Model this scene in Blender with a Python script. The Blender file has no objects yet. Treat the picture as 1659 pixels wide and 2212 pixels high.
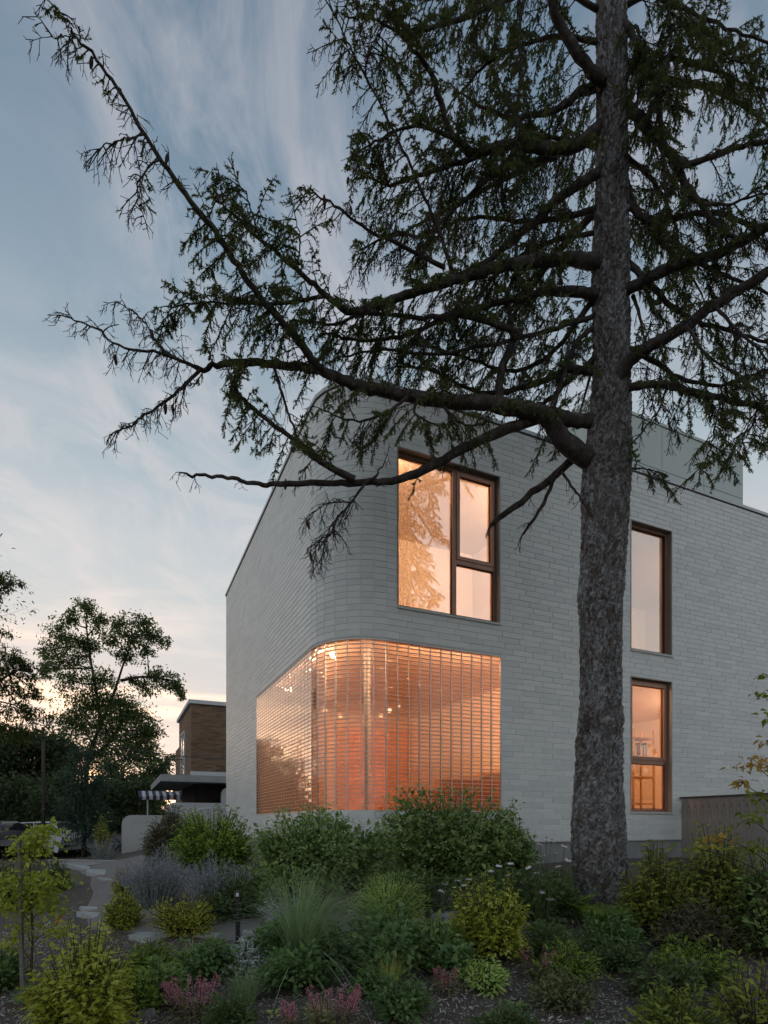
import bpy, math, random
import numpy as np
from mathutils import Vector

rng = np.random.default_rng(7)
random.seed(7)
SC = bpy.context.scene
COL = SC.collection
PI = math.pi
H = 1.5            # eye height of the camera above the datum
F, U0, V0 = 1267.0, 829.5, 1780.0   # survey constants of the photograph (focal length, centre column, horizon row)

# ------------------------------------------------------------------ camera
cam = bpy.data.cameras.new('camera')
cam.sensor_fit = 'HORIZONTAL'; cam.sensor_width = 36.0
cam.lens = 36.0 * F / 1659.0
cam.shift_y = (V0 - 1106.0) / 1659.0
cam.clip_start = 0.05; cam.clip_end = 2000.0
camo = bpy.data.objects.new('camera', cam); COL.objects.link(camo)
camo.location = (0, 0, H); camo.rotation_euler = (PI / 2, 0, 0)
SC.camera = camo

# ------------------------------------------------------------------ world: dusk sky with thin cirrus
SUN_AZ = math.radians(-31.0)      # measured from +Y, negative = towards -X
SUN_EL = math.radians(2.0)
SUN_DIR = Vector((math.sin(SUN_AZ) * math.cos(SUN_EL), math.cos(SUN_AZ) * math.cos(SUN_EL), math.sin(SUN_EL)))
world = bpy.data.worlds.new('World'); SC.world = world; world.use_nodes = True
nt = world.node_tree; nt.nodes.clear()
def N(t, **k):
    n = nt.nodes.new(t)
    for a, b in k.items():
        if a == 'loc': continue
        if a.startswith('i_'): n.inputs[a[2:]].default_value = b
        else: setattr(n, a, b)
    return n
def L(a, b): nt.links.new(a, b)
def M(op, a, b=None, c=None, clamp=False):
    n = nt.nodes.new('ShaderNodeMath'); n.operation = op; n.use_clamp = clamp
    for i, x in enumerate((a, b, c)):
        if x is None: continue
        if hasattr(x, 'links'): L(x, n.inputs[i])
        else: n.inputs[i].default_value = x
    return n.outputs[0]
def ramp(fac, stops, interp='LINEAR'):
    n = nt.nodes.new('ShaderNodeValToRGB'); cr = n.color_ramp; cr.interpolation = interp
    while len(cr.elements) < len(stops): cr.elements.new(0.5)
    for e, (p, c) in zip(cr.elements, stops):
        e.position = p; e.color = c if len(c) == 4 else (*c, 1)
    if hasattr(fac, 'links'): L(fac, n.inputs[0])
    return n.outputs[0]
def mixc(fac, a, b, mode='MIX'):
    n = nt.nodes.new('ShaderNodeMix'); n.data_type = 'RGBA'; n.blend_type = mode
    for i, x in ((0, fac), (6, a), (7, b)):
        if hasattr(x, 'links'): L(x, n.inputs[i])
        else: n.inputs[i].default_value = x if i == 0 else (*x, 1)
    return n.outputs[2]
tc = N('ShaderNodeTexCoord')
nrm = N('ShaderNodeVectorMath', operation='NORMALIZE'); L(tc.outputs['Generated'], nrm.inputs[0])
sep = N('ShaderNodeSeparateXYZ'); L(nrm.outputs[0], sep.inputs[0])
zz = M('MAXIMUM', sep.outputs[2], 0.0)
# thin high veil: whiter to the horizon, slate blue overhead
veil = ramp(zz, [(0.0, (.315, .295, .28)), (0.10, (.315, .308, .298)), (0.28, (.308, .318, .312)), (0.416, (.266, .290, .303)),
                 (0.52, (.197, .236, .259)), (0.69, (.112, .153, .192)), (0.82, (.070, .105, .145)), (1.0, (.063, .096, .135))])
sky = N('ShaderNodeTexSky', sky_type='NISHITA', sun_disc=False)
sky.sun_elevation = math.radians(3.0); sky.sun_rotation = SUN_AZ
sky.air_density = 1.0; sky.dust_density = 2.0; sky.ozone_density = 3.0
skys = N('ShaderNodeVectorMath', operation='SCALE'); skys.inputs['Scale'].default_value = 0.07; L(sky.outputs[0], skys.inputs[0])
base = mixc(0.85, skys.outputs[0], veil)
# cloud plane coordinates
den = M('ADD', zz, 0.10)
px = M('DIVIDE', sep.outputs[0], den); py = M('DIVIDE', sep.outputs[1], den)
cx = N('ShaderNodeCombineXYZ'); L(px, cx.inputs[0]); L(py, cx.inputs[1])
mp = N('ShaderNodeMapping'); mp.inputs['Rotation'].default_value = (0, 0, math.radians(20)); mp.inputs['Scale'].default_value = (2.6, 1.35, 1)
mp.inputs['Location'].default_value = (0.35, 0.1, 0)
L(cx.outputs[0], mp.inputs[0])
n1 = N('ShaderNodeTexNoise'); n1.inputs['Scale'].default_value = 1.6; n1.inputs['Detail'].default_value = 8; n1.inputs['Roughness'].default_value = .62; n1.inputs['Distortion'].default_value = 1.1
L(mp.outputs[0], n1.inputs['Vector'])
mp2 = N('ShaderNodeMapping'); mp2.inputs['Scale'].default_value = (.9, .45, 1); mp2.inputs['Location'].default_value = (7.4, 3.2, 0); L(cx.outputs[0], mp2.inputs[0])
n2 = N('ShaderNodeTexNoise'); n2.inputs['Scale'].default_value = 1.3; n2.inputs['Detail'].default_value = 3; L(mp2.outputs[0], n2.inputs['Vector'])
cir = M('MULTIPLY', ramp(n1.outputs[0], [(.42, (0, 0, 0)), (.64, (1, 1, 1))]), ramp(n2.outputs[0], [(.34, (0, 0, 0)), (.50, (1, 1, 1))]))
# nearness to the sunset
dot = N('ShaderNodeVectorMath', operation='DOT_PRODUCT'); L(nrm.outputs[0], dot.inputs[0]); dot.inputs[1].default_value = SUN_DIR
dpos = M('MAXIMUM', dot.outputs['Value'], 0.0)
glow_w = M('POWER', dpos, 5.0); glow_n = M('POWER', dpos, 60.0)
low = M('POWER', M('SUBTRACT', 1.0, zz, clamp=True), 13.0)
warmcloud = mixc(M('POWER', dpos, 1.8), (.235, .23, .25), (.355, .325, .32))
c1 = mixc(M('MULTIPLY', cir, .55), base, warmcloud)
# stratus banks low on the horizon: grey lilac bellies, lit orange edges towards the sun
az = M('ARCTAN2', sep.outputs[0], sep.outputs[1])
ce = N('ShaderNodeCombineXYZ'); L(M('MULTIPLY', az, 2.2), ce.inputs[0]); L(M('MULTIPLY', zz, 11.0), ce.inputs[1]); ce.inputs[2].default_value = 4.2
n3 = N('ShaderNodeTexNoise'); n3.inputs['Scale'].default_value = 1.25; n3.inputs['Detail'].default_value = 6; n3.inputs['Roughness'].default_value = .55; L(ce.outputs[0], n3.inputs['Vector'])
bank = M('MULTIPLY', ramp(n3.outputs[0], [(.46, (0, 0, 0)), (.62, (1, 1, 1))]), ramp(zz, [(0.0, (.6, .6, .6)), (.16, (1, 1, 1)), (.36, (0, 0, 0))]))
edge = M('MULTIPLY', ramp(n3.outputs[0], [(.38, (0, 0, 0)), (.45, (1, 1, 1)), (.50, (0, 0, 0))]), low)
c2 = mixc(M('MULTIPLY', bank, .75), c1, mixc(glow_w, (.26, .26, .285), (.30, .275, .275)))
glowc = mixc(M('MULTIPLY', glow_w, low, clamp=True), (0, 0, 0), (1.0, .52, .22))
c3 = mixc(.6, c2, glowc, 'ADD')
edgc = mixc(M('MULTIPLY', edge, glow_w, clamp=True), (0, 0, 0), (1.3, .88, .48))
mid = M('POWER', M('SUBTRACT', 1.0, zz, clamp=True), 5.0)
strk = ramp(n3.outputs[0], [(.34, (0, 0, 0)), (.44, (1, 1, 1)), (.56, (.12, .12, .12))])
glo2 = mixc(M('MULTIPLY', M('MULTIPLY', M('POWER', dpos, 26.0), mid), strk, clamp=True), (0, 0, 0), (1.25, .60, .20))
c4 = mixc(1.0, mixc(1.0, c3, edgc, 'ADD'), glo2, 'ADD')
bg = N('ShaderNodeBackground'); bg.inputs['Strength'].default_value = 1.0; L(c4, bg.inputs[0])
wo = N('ShaderNodeOutputWorld'); L(bg.outputs[0], wo.inputs[0])

# ------------------------------------------------------------------ sun: low, veiled, soft
sl = bpy.data.lights.new('sun', 'SUN'); sl.energy = 0.5; sl.angle = math.radians(12); sl.color = (1, .72, .48)
so = bpy.data.objects.new('sun', sl); COL.objects.link(so)
so.rotation_euler = (-SUN_DIR).to_track_quat('-Z', 'Y').to_euler(); so.location = (-20, 30, 10)

vs = SC.view_settings
vs.view_transform = 'Standard'; vs.look = 'None'; vs.exposure = 1.22; vs.gamma = 1.0; vs.use_curve_mapping = False
SC.cycles.max_bounces = 8; SC.cycles.transmission_bounces = 8; SC.cycles.transparent_max_bounces = 16
SC.cycles.glossy_bounces = 4; SC.cycles.diffuse_bounces = 3
SC.cycles.caustics_reflective = False; SC.cycles.caustics_refractive = False
SC.cycles.sample_clamp_indirect = 4.0; SC.cycles.use_denoising = True
SC.cycles.use_adaptive_sampling = True; SC.cycles.adaptive_threshold = 0.02

# ------------------------------------------------------------------ materials
MATS = {}
class NB:
    """small node-builder for one material"""
    def __init__(s, name):
        m = bpy.data.materials.new(name); m.use_nodes = True; s.m = m; s.t = m.node_tree; s.t.nodes.clear()
        s.out = s.n('ShaderNodeOutputMaterial')
    def n(s, t, **k):
        x = s.t.nodes.new(t)
        for a, b in k.items(): setattr(x, a, b)
        return x
    def l(s, a, b): s.t.links.new(a, b)
    def put(s, sock, v):
        if hasattr(v, 'links'): s.l(v, sock)
        elif isinstance(v, (tuple, list)) and len(v) == 3 and sock.type == 'RGBA': sock.default_value = (*v, 1)
        else: sock.default_value = v
    def math(s, op, a, b=None, clamp=False):
        x = s.n('ShaderNodeMath', operation=op); x.use_clamp = clamp
        s.put(x.inputs[0], a)
        if b is not None: s.put(x.inputs[1], b)
        return x.outputs[0]
    def ramp(s, fac, stops):
        x = s.n('ShaderNodeValToRGB'); cr = x.color_ramp
        while len(cr.elements) < len(stops): cr.elements.new(.5)
        for e, (p, c) in zip(cr.elements, stops):
            e.position = p; e.color = (*c, 1) if len(c) == 3 else c
        s.put(x.inputs[0], fac); return x.outputs[0]
    def mix(s, fac, a, b, mode='MIX'):
        x = s.n('ShaderNodeMix', data_type='RGBA', blend_type=mode)
        s.put(x.inputs[0], fac); s.put(x.inputs[6], a); s.put(x.inputs[7], b); return x.outputs[2]
    def noise(s, scale, detail=4, rough=.55, vec=None, dist=0.0):
        x = s.n('ShaderNodeTexNoise'); x.inputs['Scale'].default_value = scale; x.inputs['Detail'].default_value = detail
        x.inputs['Roughness'].default_value = rough; x.inputs['Distortion'].default_value = dist
        if vec is not None: s.l(vec, x.inputs['Vector'])
        return x.outputs[0]
    def obj(s, scale=None, rot=None):
        c = s.n('ShaderNodeTexCoord').outputs['Object']
        if scale is None and rot is None: return c
        m = s.n('ShaderNodeMapping')
        if scale: m.inputs['Scale'].default_value = scale
        if rot: m.inputs['Rotation'].default_value = rot
        s.l(c, m.inputs[0]); return m.outputs[0]
    def world(s, scale=None):
        c = s.n('ShaderNodeNewGeometry').outputs['Position']
        if scale is None: return c
        m = s.n('ShaderNodeMapping'); m.inputs['Scale'].default_value = scale; s.l(c, m.inputs[0]); return m.outputs[0]
    def island(s): return s.n('ShaderNodeNewGeometry').outputs['Random Per Island']
    def objrand(s): return s.n('ShaderNodeObjectInfo').outputs['Random']
    def bump(s, h, strength=.4, dist=.01):
        b = s.n('ShaderNodeBump'); b.inputs['Strength'].default_value = strength; b.inputs['Distance'].default_value = dist
        s.l(h, b.inputs['Height']); return b.outputs[0]
    def pr(s, col, rough=.6, spec=.4, normal=None, metal=0.0, **kw):
        p = s.n('ShaderNodeBsdfPrincipled')
        s.put(p.inputs['Base Color'], col); s.put(p.inputs['Roughness'], rough); p.inputs['Specular IOR Level'].default_value = spec
        p.inputs['Metallic'].default_value = metal
        for a, b in kw.items(): s.put(p.inputs[a.replace('_', ' ')], b)
        if normal is not None: s.l(normal, p.inputs['Normal'])
        return p.outputs[0]
    def fin(s, sh): s.l(sh, s.out.inputs[0]); MATS[s.m.name] = s.m; return s.m

def simple(name, col, rough=.6, spec=.4, var=.12, scale=8, metal=0.0, bump=0.0):
    b = NB(name); v = b.world(); f = b.noise(scale, 5, .6, v)
    lo = tuple(c * (1 - var) for c in col); hi = tuple(min(1, c * (1 + var)) for c in col)
    c = b.ramp(f, [(.3, lo), (.7, hi)])
    nn = b.bump(b.noise(scale * 6, 4, .6, v), bump, .005) if bump else None
    return b.fin(b.pr(c, rough, spec, nn, metal))

def leafmat(name, lo, mid, hi, trans=.35, rough=.5, spec=.3):
    b = NB(name); r = b.island()
    big = b.noise(2.5, 2, .5, b.world())
    f = b.math('ADD', b.math('MULTIPLY', r, .7), b.math('MULTIPLY', big, .35))
    c = b.ramp(f, [(.08, lo), (.5, mid), (.95, hi)])
    p = b.pr(c, rough, spec)
    t = b.n('ShaderNodeBsdfTranslucent'); b.l(b.mix(.5, c, (.35, .42, .05), 'SOFT_LIGHT'), t.inputs[0])
    mx = b.n('ShaderNodeMixShader'); mx.inputs[0].default_value = min(.5, trans * 1.35); b.l(p, mx.inputs[1]); b.l(t.outputs[0], mx.inputs[2])
    return b.fin(mx.outputs[0])

# glazed pale brick
def brickmat(name, stops, rough=.42):
    b = NB(name); r = b.n('ShaderNodeMath', operation='FRACT')
    rr = b.math('ADD', b.island(), b.objrand()); b.l(rr, r.inputs[0])
    v = b.world()
    c = b.ramp(r.outputs[0], stops)
    c = b.mix(b.math('MULTIPLY', b.noise(1.1, 4, .6, v), .22), c, (.64, .675, .67))
    c = b.mix(b.ramp(b.noise(3.0, 6, .65, b.world((1, 1, .25))), [(.55, (0, 0, 0)), (.8, (.25, .25, .25))]), c, (.53, .55, .54))
    nn = b.bump(b.noise(30, 3, .5, v), .15, .002)
    return b.fin(b.pr(c, b.math('ADD', b.math('MULTIPLY', b.noise(9, 3, .5, v), .25), rough - .1), .5, nn))
brickmat('glazed_brick', [(.0, (.665, .695, .68)), (.5, (.74, .765, .745)), (1.0, (.79, .81, .785))])
simple('mortar', (.77, .79, .785), .85, .2, .06, 14)
simple('foundation_stucco', (.30, .31, .31), .9, .2, .12, 5, bump=.3)
simple('coping_metal', (.50, .52, .51), .4, .5, .05, 3, metal=.2)
simple('rooftop_panel', (.53, .60, .57), .45, .5, .03, 1.2)
simple('dark_joint', (.08, .085, .085), .8, .2, .1, 5)
simple('bronze_frame', (.36, .20, .14), .4, .5, .10, 6, metal=.35)
simple('reveal_metal', (.33, .30, .26), .45, .5, .08, 5, metal=.3)
simple('sill_stone', (.60, .61, .59), .6, .4, .06, 9)
simple('gasket_black', (.018, .018, .02), .5, .4, .1, 5)
simple('block_bar', (.66, .66, .63), .4, .5, .10, 9, metal=.4)
simple('room_white', (.80, .70, .60), .9, .2, .03, 2)
simple('room_peach', (.82, .66, .52), .9, .2, .05, 2)
simple('room_wood', (.42, .17, .075), .6, .3, .25, 3)
simple('room_floor', (.32, .16, .08), .5, .3, .2, 4)
simple('light_wood', (.60, .33, .14), .5, .4, .12, 6)
simple('dark_screen', (.02, .05, .055), .2, .5, .1, 4)
simple('linen', (.78, .66, .5), .9, .2, .06, 9)
simple('concrete', (.36, .37, .37), .85, .3, .1, 4, bump=.2)
simple('stucco_grey', (.52, .525, .525), .9, .2, .07, 2, bump=.15)
simple('trim_white', (.60, .63, .65), .6, .4, .05, 4)
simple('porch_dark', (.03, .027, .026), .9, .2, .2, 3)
simple('flagstone', (.40, .42, .42), .75, .3, .16, 7, bump=.4)
simple('boulder', (.26, .255, .25), .9, .2, .25, 6, bump=.6)
simple('black_metal', (.012, .012, .013), .45, .5, .1, 9)
simple('edging_strip', (.03, .026, .022), .8, .3, .2, 9)
simple('stake_wood', (.20, .185, .165), .85, .2, .25, 12, bump=.4)
simple('pole_wood', (.08, .068, .058), .9, .2, .2, 5, bump=.4)
simple('cable', (.05, .05, .052), .6, .3, .05, 2)
simple('tyre', (.012, .012, .012), .9, .2, .1, 9)
simple('steel_rim', (.35, .36, .37), .35, .5, .05, 9, metal=.7)
simple('car_dark', (.05, .055, .065), .25, .6, .05, 2)
simple('car_white', (.62, .64, .67), .3, .6, .03, 2)
simple('car_blue', (.16, .20, .27), .3, .6, .03, 2)
simple('car_glass', (.03, .035, .04), .08, .7, .05, 2)
simple('lamp_red', (.3, .02, .02), .3, .5, .05, 2)
simple('lamp_clear', (.75, .75, .72), .2, .5, .05, 2)
simple('awning_white', (.62, .62, .64), .8, .2, .05, 4)
simple('awning_dark', (.07, .06, .09), .8, .2, .05, 4)
simple('teal_paint', (.16, .30, .27), .6, .4, .08, 4)
simple('stem_green', (.07, .10, .035), .7, .2, .2, 9)
simple('stem_brown', (.075, .055, .038), .8, .2, .25, 9)
simple('stem_silver', (.25, .27, .27), .8, .2, .15, 9)
simple('cone_brown', (.05, .036, .026), .8, .2, .25, 30)
simple('tree_trunk_far', (.045, .038, .032), .9, .2, .3, 4, bump=.5)
simple('twig_bark', (.060, .050, .045), .9, .2, .3, 9)
simple('petal_white', (.72, .74, .74), .7, .2, .06, 9)
simple('flower_cone', (.34, .12, .03), .8, .2, .25, 40)
simple('book_red', (.35, .08, .05), .7, .3, .2, 15)

leafmat('needles', (0.060, 0.082, 0.040), (0.116, 0.145, 0.055), (0.224, 0.245, 0.079), .2, .6, .25)
leafmat('hydrangea_leaf', (0.125, 0.208, 0.067), (0.259, 0.375, 0.125), (0.467, 0.600, 0.233), .42)
leafmat('hydrangea_bud', (0.278, 0.383, 0.174), (0.419, 0.523, 0.262), (0.576, 0.662, 0.383), .3)
leafmat('rhodo_leaf', (0.133, 0.233, 0.041), (0.283, 0.434, 0.075), (0.467, 0.616, 0.133), .42)
leafmat('dark_shrub_leaf', (0.094, 0.109, 0.065), (0.167, 0.167, 0.102), (0.261, 0.239, 0.145), .35)
leafmat('gold_leaf', (0.286, 0.319, 0.039), (0.528, 0.539, 0.077), (0.720, 0.720, 0.198), .45)
leafmat('gold_dull_leaf', (0.244, 0.299, 0.055), (0.486, 0.542, 0.084), (0.710, 0.720, 0.131), .40)
leafmat('sapling_leaf', (0.209, 0.290, 0.052), (0.393, 0.462, 0.081), (0.695, 0.716, 0.139), .4)
leafmat('orange_leaf', (0.450, 0.130, 0.020), (0.600, 0.160, 0.020), (0.600, 0.280, 0.030), .4)
leafmat('sage_leaf', (0.226, 0.270, 0.247), (0.330, 0.374, 0.353), (0.466, 0.503, 0.487), .25)
leafmat('sage_flower', (0.300, 0.300, 0.390), (0.390, 0.390, 0.496), (0.510, 0.510, 0.614), .25)
leafmat('silver_grass', (0.178, 0.280, 0.153), (0.306, 0.422, 0.229), (0.510, 0.612, 0.369), .35)
leafmat('olive_grass', (0.374, 0.477, 0.123), (0.680, 0.720, 0.203), (0.720, 0.720, 0.374), .3)
leafmat('green_feather', (0.270, 0.585, 0.141), (0.549, 0.720, 0.217), (0.720, 0.720, 0.314), .35)
leafmat('ground_leaf', (0.100, 0.192, 0.075), (0.192, 0.316, 0.125), (0.333, 0.467, 0.184), .42)
leafmat('grey_leaf', (0.477, 0.644, 0.579), (0.680, 0.720, 0.720), (0.720, 0.720, 0.720), .2)
leafmat('fern_leaf', (0.151, 0.233, 0.041), (0.267, 0.384, 0.067), (0.467, 0.583, 0.133), .45)
leafmat('cone_plant_leaf', (0.080, 0.138, 0.061), (0.145, 0.217, 0.090), (0.239, 0.319, 0.131), .4)
leafmat('astilbe_pink', (0.573, 0.117, 0.194), (0.720, 0.260, 0.364), (0.720, 0.521, 0.623), .3)
leafmat('astilbe_leaf', (0.138, 0.148, 0.083), (0.235, 0.233, 0.123), (0.344, 0.344, 0.162), .3)
leafmat('mixed_yellow_leaf', (0.145, 0.196, 0.038), (0.275, 0.334, 0.065), (0.507, 0.522, 0.109), .45)
leafmat('rust_leaf', (0.300, 0.184, 0.050), (0.570, 0.317, 0.068), (0.620, 0.501, 0.100), .4)
leafmat('far_leaf', (0.061, 0.099, 0.045), (0.104, 0.152, 0.058), (0.175, 0.223, 0.083), .4)
leafmat('far_leaf_deep', (0.048, 0.077, 0.042), (0.080, 0.115, 0.054), (0.136, 0.175, 0.077), .35)
leafmat('locust_leaf', (0.049, 0.071, 0.027), (0.080, 0.107, 0.036), (0.138, 0.165, 0.055), .4)
leafmat('yew_leaf', (0.033, 0.067, 0.052), (0.052, 0.095, 0.067), (0.080, 0.133, 0.088), .2)
leafmat('mulch_chip', (0.176, 0.146, 0.127), (0.378, 0.331, 0.290), (0.675, 0.614, 0.567), .0, .9, .15)

# bark of the big spruce: small grey flakes over brown, lichen-pale patches
b = NB('spruce_bark'); v = b.world((1, 1, .55))
nz = b.n('ShaderNodeTexNoise'); nz.inputs['Scale'].default_value = 26; nz.inputs['Detail'].default_value = 4; nz.inputs['Roughness'].default_value = .65; b.l(v, nz.inputs['Vector'])
sc_ = b.n('ShaderNodeVectorMath', operation='SCALE'); sc_.inputs['Scale'].default_value = .075; b.l(nz.outputs['Color'], sc_.inputs[0])
dv = b.n('ShaderNodeVectorMath', operation='ADD'); b.l(v, dv.inputs[0]); b.l(sc_.outputs[0], dv.inputs[1])
vo = b.n('ShaderNodeTexVoronoi'); vo.inputs['Scale'].default_value = 40; b.l(dv.outputs[0], vo.inputs['Vector'])
cellr = b.n('ShaderNodeSeparateColor'); b.l(vo.outputs['Color'], cellr.inputs[0])
flake = b.math('MULTIPLY', b.math('SUBTRACT', 1.0, b.math('MULTIPLY', vo.outputs['Distance'], 1.5), clamp=True), b.math('ADD', b.math('MULTIPLY', cellr.outputs[0], .8), .2))
patch = b.noise(2.6, 6, .68, v)
pa = b.n('ShaderNodeAttribute'); pa.attribute_name = 'plate'
f2 = b.math('ADD', b.math('ADD', b.math('MULTIPLY', flake, .34), b.math('MULTIPLY', patch, .46)), b.math('MULTIPLY', pa.outputs['Fac'], .26))
c = b.ramp(f2, [(.18, (.045, .038, .034)), (.32, (.13, .114, .104)), (.44, (.235, .23, .23)), (.60, (.42, .435, .455))])
c = b.mix(b.ramp(b.noise(1.1, 4, .6, b.world((1, 1, .3))), [(.52, (0, 0, 0)), (.72, (.4, .4, .4))]), c, (.12, .09, .066))
hh = b.math('ADD', flake, b.math('MULTIPLY', b.noise(80, 4, .7, v), .4))
b.fin(b.pr(c, .9, .2, b.bump(hh, 1.0, .022)))
b = NB('limb_bark'); v = b.world()
c = b.ramp(b.noise(14, 5, .65, v), [(.35, (.038, .031, .027)), (.55, (.070, .060, .053)), (.75, (.14, .132, .124))])
b.fin(b.pr(c, .9, .2, b.bump(b.noise(50, 4, .7, v), .8, .012)))

# mulch-covered soil
b = NB('mulch_soil'); v = b.world()
f = b.noise(3, 5, .6, v); g = b.noise(60, 4, .7, v, .8)
c = b.ramp(g, [(.3, (.075, .063, .055)), (.55, (.19, .163, .142)), (.8, (.36, .325, .30))])
c = b.mix(b.math('MULTIPLY', f, .5), c, (.12, .105, .085))
b.fin(b.pr(c, .95, .1, b.bump(g, 1.0, .02)))
b = NB('gravel_path'); v = b.world()
vo = b.n('ShaderNodeTexVoronoi'); vo.inputs['Scale'].default_value = 110; b.l(v, vo.inputs['Vector'])
c = b.ramp(b.math('FRACT', b.math('MULTIPLY', vo.outputs['Distance'], 3.1)), [(.1, (.19, .17, .158)), (.6, (.29, .268, .255)), (1, (.40, .38, .365))])
c = b.mix(b.ramp(b.noise(2.2, 5, .6, v), [(.4, (0, 0, 0)), (.7, (.5, .5, .5))]), c, (.20, .18, .16))
b.fin(b.pr(c, .95, .15, b.bump(vo.outputs['Distance'], .7, .01)))
simple('asphalt', (.05, .05, .052), .9, .3, .15, 6, bump=.4)

# weathered cedar
b = NB('weathered_plank'); v = b.obj((1, 1, .06)); r = b.objrand()
g = b.noise(60, 5, .65, v, .6); g2 = b.noise(9, 4, .6, b.obj((1, 1, .35)))
c = b.ramp(g, [(.3, (.22, .205, .19)), (.6, (.38, .36, .34)), (.8, (.48, .465, .445))])
c = b.mix(b.math('MULTIPLY', r, .45), c, (.30, .265, .23))
c = b.mix(b.ramp(g2, [(.6, (0, 0, 0)), (.72, (.75, .75, .75))]), c, (.07, .05, .038))
b.fin(b.pr(c, .85, .2, b.bump(g, .5, .006)))
# neighbour's thin brown brick
b = NB('brown_brick')
br = b.n('ShaderNodeTexBrick'); br.inputs['Scale'].default_value = 1.0; br.inputs['Brick Width'].default_value = .30; br.inputs['Row Height'].default_value = .075
br.inputs['Mortar Size'].default_value = .007; br.inputs['Mortar Smooth'].default_value = .3; br.inputs['Bias'].default_value = -.1
br.inputs['Color1'].default_value = (.10, .060, .040, 1); br.inputs['Color2'].default_value = (.25, .165, .105, 1); br.inputs['Mortar'].default_value = (.16, .125, .10, 1)
co = b.n('ShaderNodeTexCoord').outputs['Object']; se = b.n('ShaderNodeSeparateXYZ'); b.l(co, se.inputs[0])
cb = b.n('ShaderNodeCombineXYZ'); b.l(b.math('ADD', se.outputs[0], se.outputs[1]), cb.inputs[0]); b.l(se.outputs[2], cb.inputs[1]); b.l(cb.outputs[0], br.inputs['Vector'])
nzz = b.noise(1.8, 4, .6, b.obj((1.4, 1.4, 9)))
c = b.mix(b.ramp(nzz, [(.35, (0, 0, 0)), (.7, (.6, .6, .6))]), br.outputs[0], (.30, .20, .13))
b.fin(b.pr(c, .85, .2, b.bump(br.outputs['Fac'], -.5, .01)))

def panemat(name, tint, refl, f2=.35, rough=.0):
    b = NB(name)
    tr = b.n('ShaderNodeBsdfTransparent'); tr.inputs[0].default_value = (*tint, 1)
    gl = b.n('ShaderNodeBsdfGlossy'); gl.inputs['Roughness'].default_value = rough; gl.inputs[0].default_value = (1, .97, .94, 1)
    fr = b.n('ShaderNodeLayerWeight'); fr.inputs[0].default_value = .5; frp = b.math('POWER', fr.outputs['Facing'], 3.0)
    fac = b.math('ADD', b.math('MULTIPLY', frp, f2), refl, clamp=True)
    mx = b.n('ShaderNodeMixShader'); b.l(fac, mx.inputs[0]); b.l(tr.outputs[0], mx.inputs[1]); b.l(gl.outputs[0], mx.inputs[2])
    return b.fin(mx.outputs[0])
panemat('window_glass', (.96, .95, .93), .40, .8)
panemat('mirror_glass', (.96, .95, .93), .36, .8)
panemat('clear_glass', (.96, .95, .94), .09, .5)
# moulded glass block: tinted, rippled, mirror-bright at grazing angles
b = NB('glass_block'); r = b.math('ADD', b.island(), b.objrand())
v = b.world((1, 1, 2.2))
nn = b.bump(b.noise(20, 2, .5, v), .08, .003)
rf = b.n('ShaderNodeBsdfRefraction'); rf.inputs['Color'].default_value = (.98, .90, .84, 1); rf.inputs['Roughness'].default_value = .16; rf.inputs['IOR'].default_value = 1.25; b.l(nn, rf.inputs['Normal'])
tr = b.n('ShaderNodeBsdfTransparent'); tr.inputs[0].default_value = (.98, .90, .84, 1)
m0 = b.n('ShaderNodeMixShader'); m0.inputs[0].default_value = .35; b.l(rf.outputs[0], m0.inputs[1]); b.l(tr.outputs[0], m0.inputs[2])
gl = b.n('ShaderNodeBsdfGlossy'); gl.inputs['Roughness'].default_value = .03; gl.inputs[0].default_value = (1, .96, .92, 1)
nn2 = b.bump(b.noise(9, 2, .5, v), .05, .004); b.l(nn2, gl.inputs['Normal'])
fr = b.n('ShaderNodeLayerWeight'); fr.inputs[0].default_value = .5
fac = b.math('ADD', b.math('MULTIPLY', b.math('POWER', fr.outputs['Facing'], 3.0), .85), .05)
mx = b.n('ShaderNodeMixShader'); b.l(fac, mx.inputs[0]); b.l(m0.outputs[0], mx.inputs[1]); b.l(gl.outputs[0], mx.inputs[2])
b.fin(mx.outputs[0])

def emat(name, col, strength):
    b = NB(name); e = b.n('ShaderNodeEmission'); e.inputs[0].default_value = (*col, 1); e.inputs[1].default_value = strength
    return b.fin(e.outputs[0])
emat('lamp_glow', (1, .72, .42), 3.0)
emat('lamp_shade_glow', (1, .66, .38), 1.2)

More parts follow.
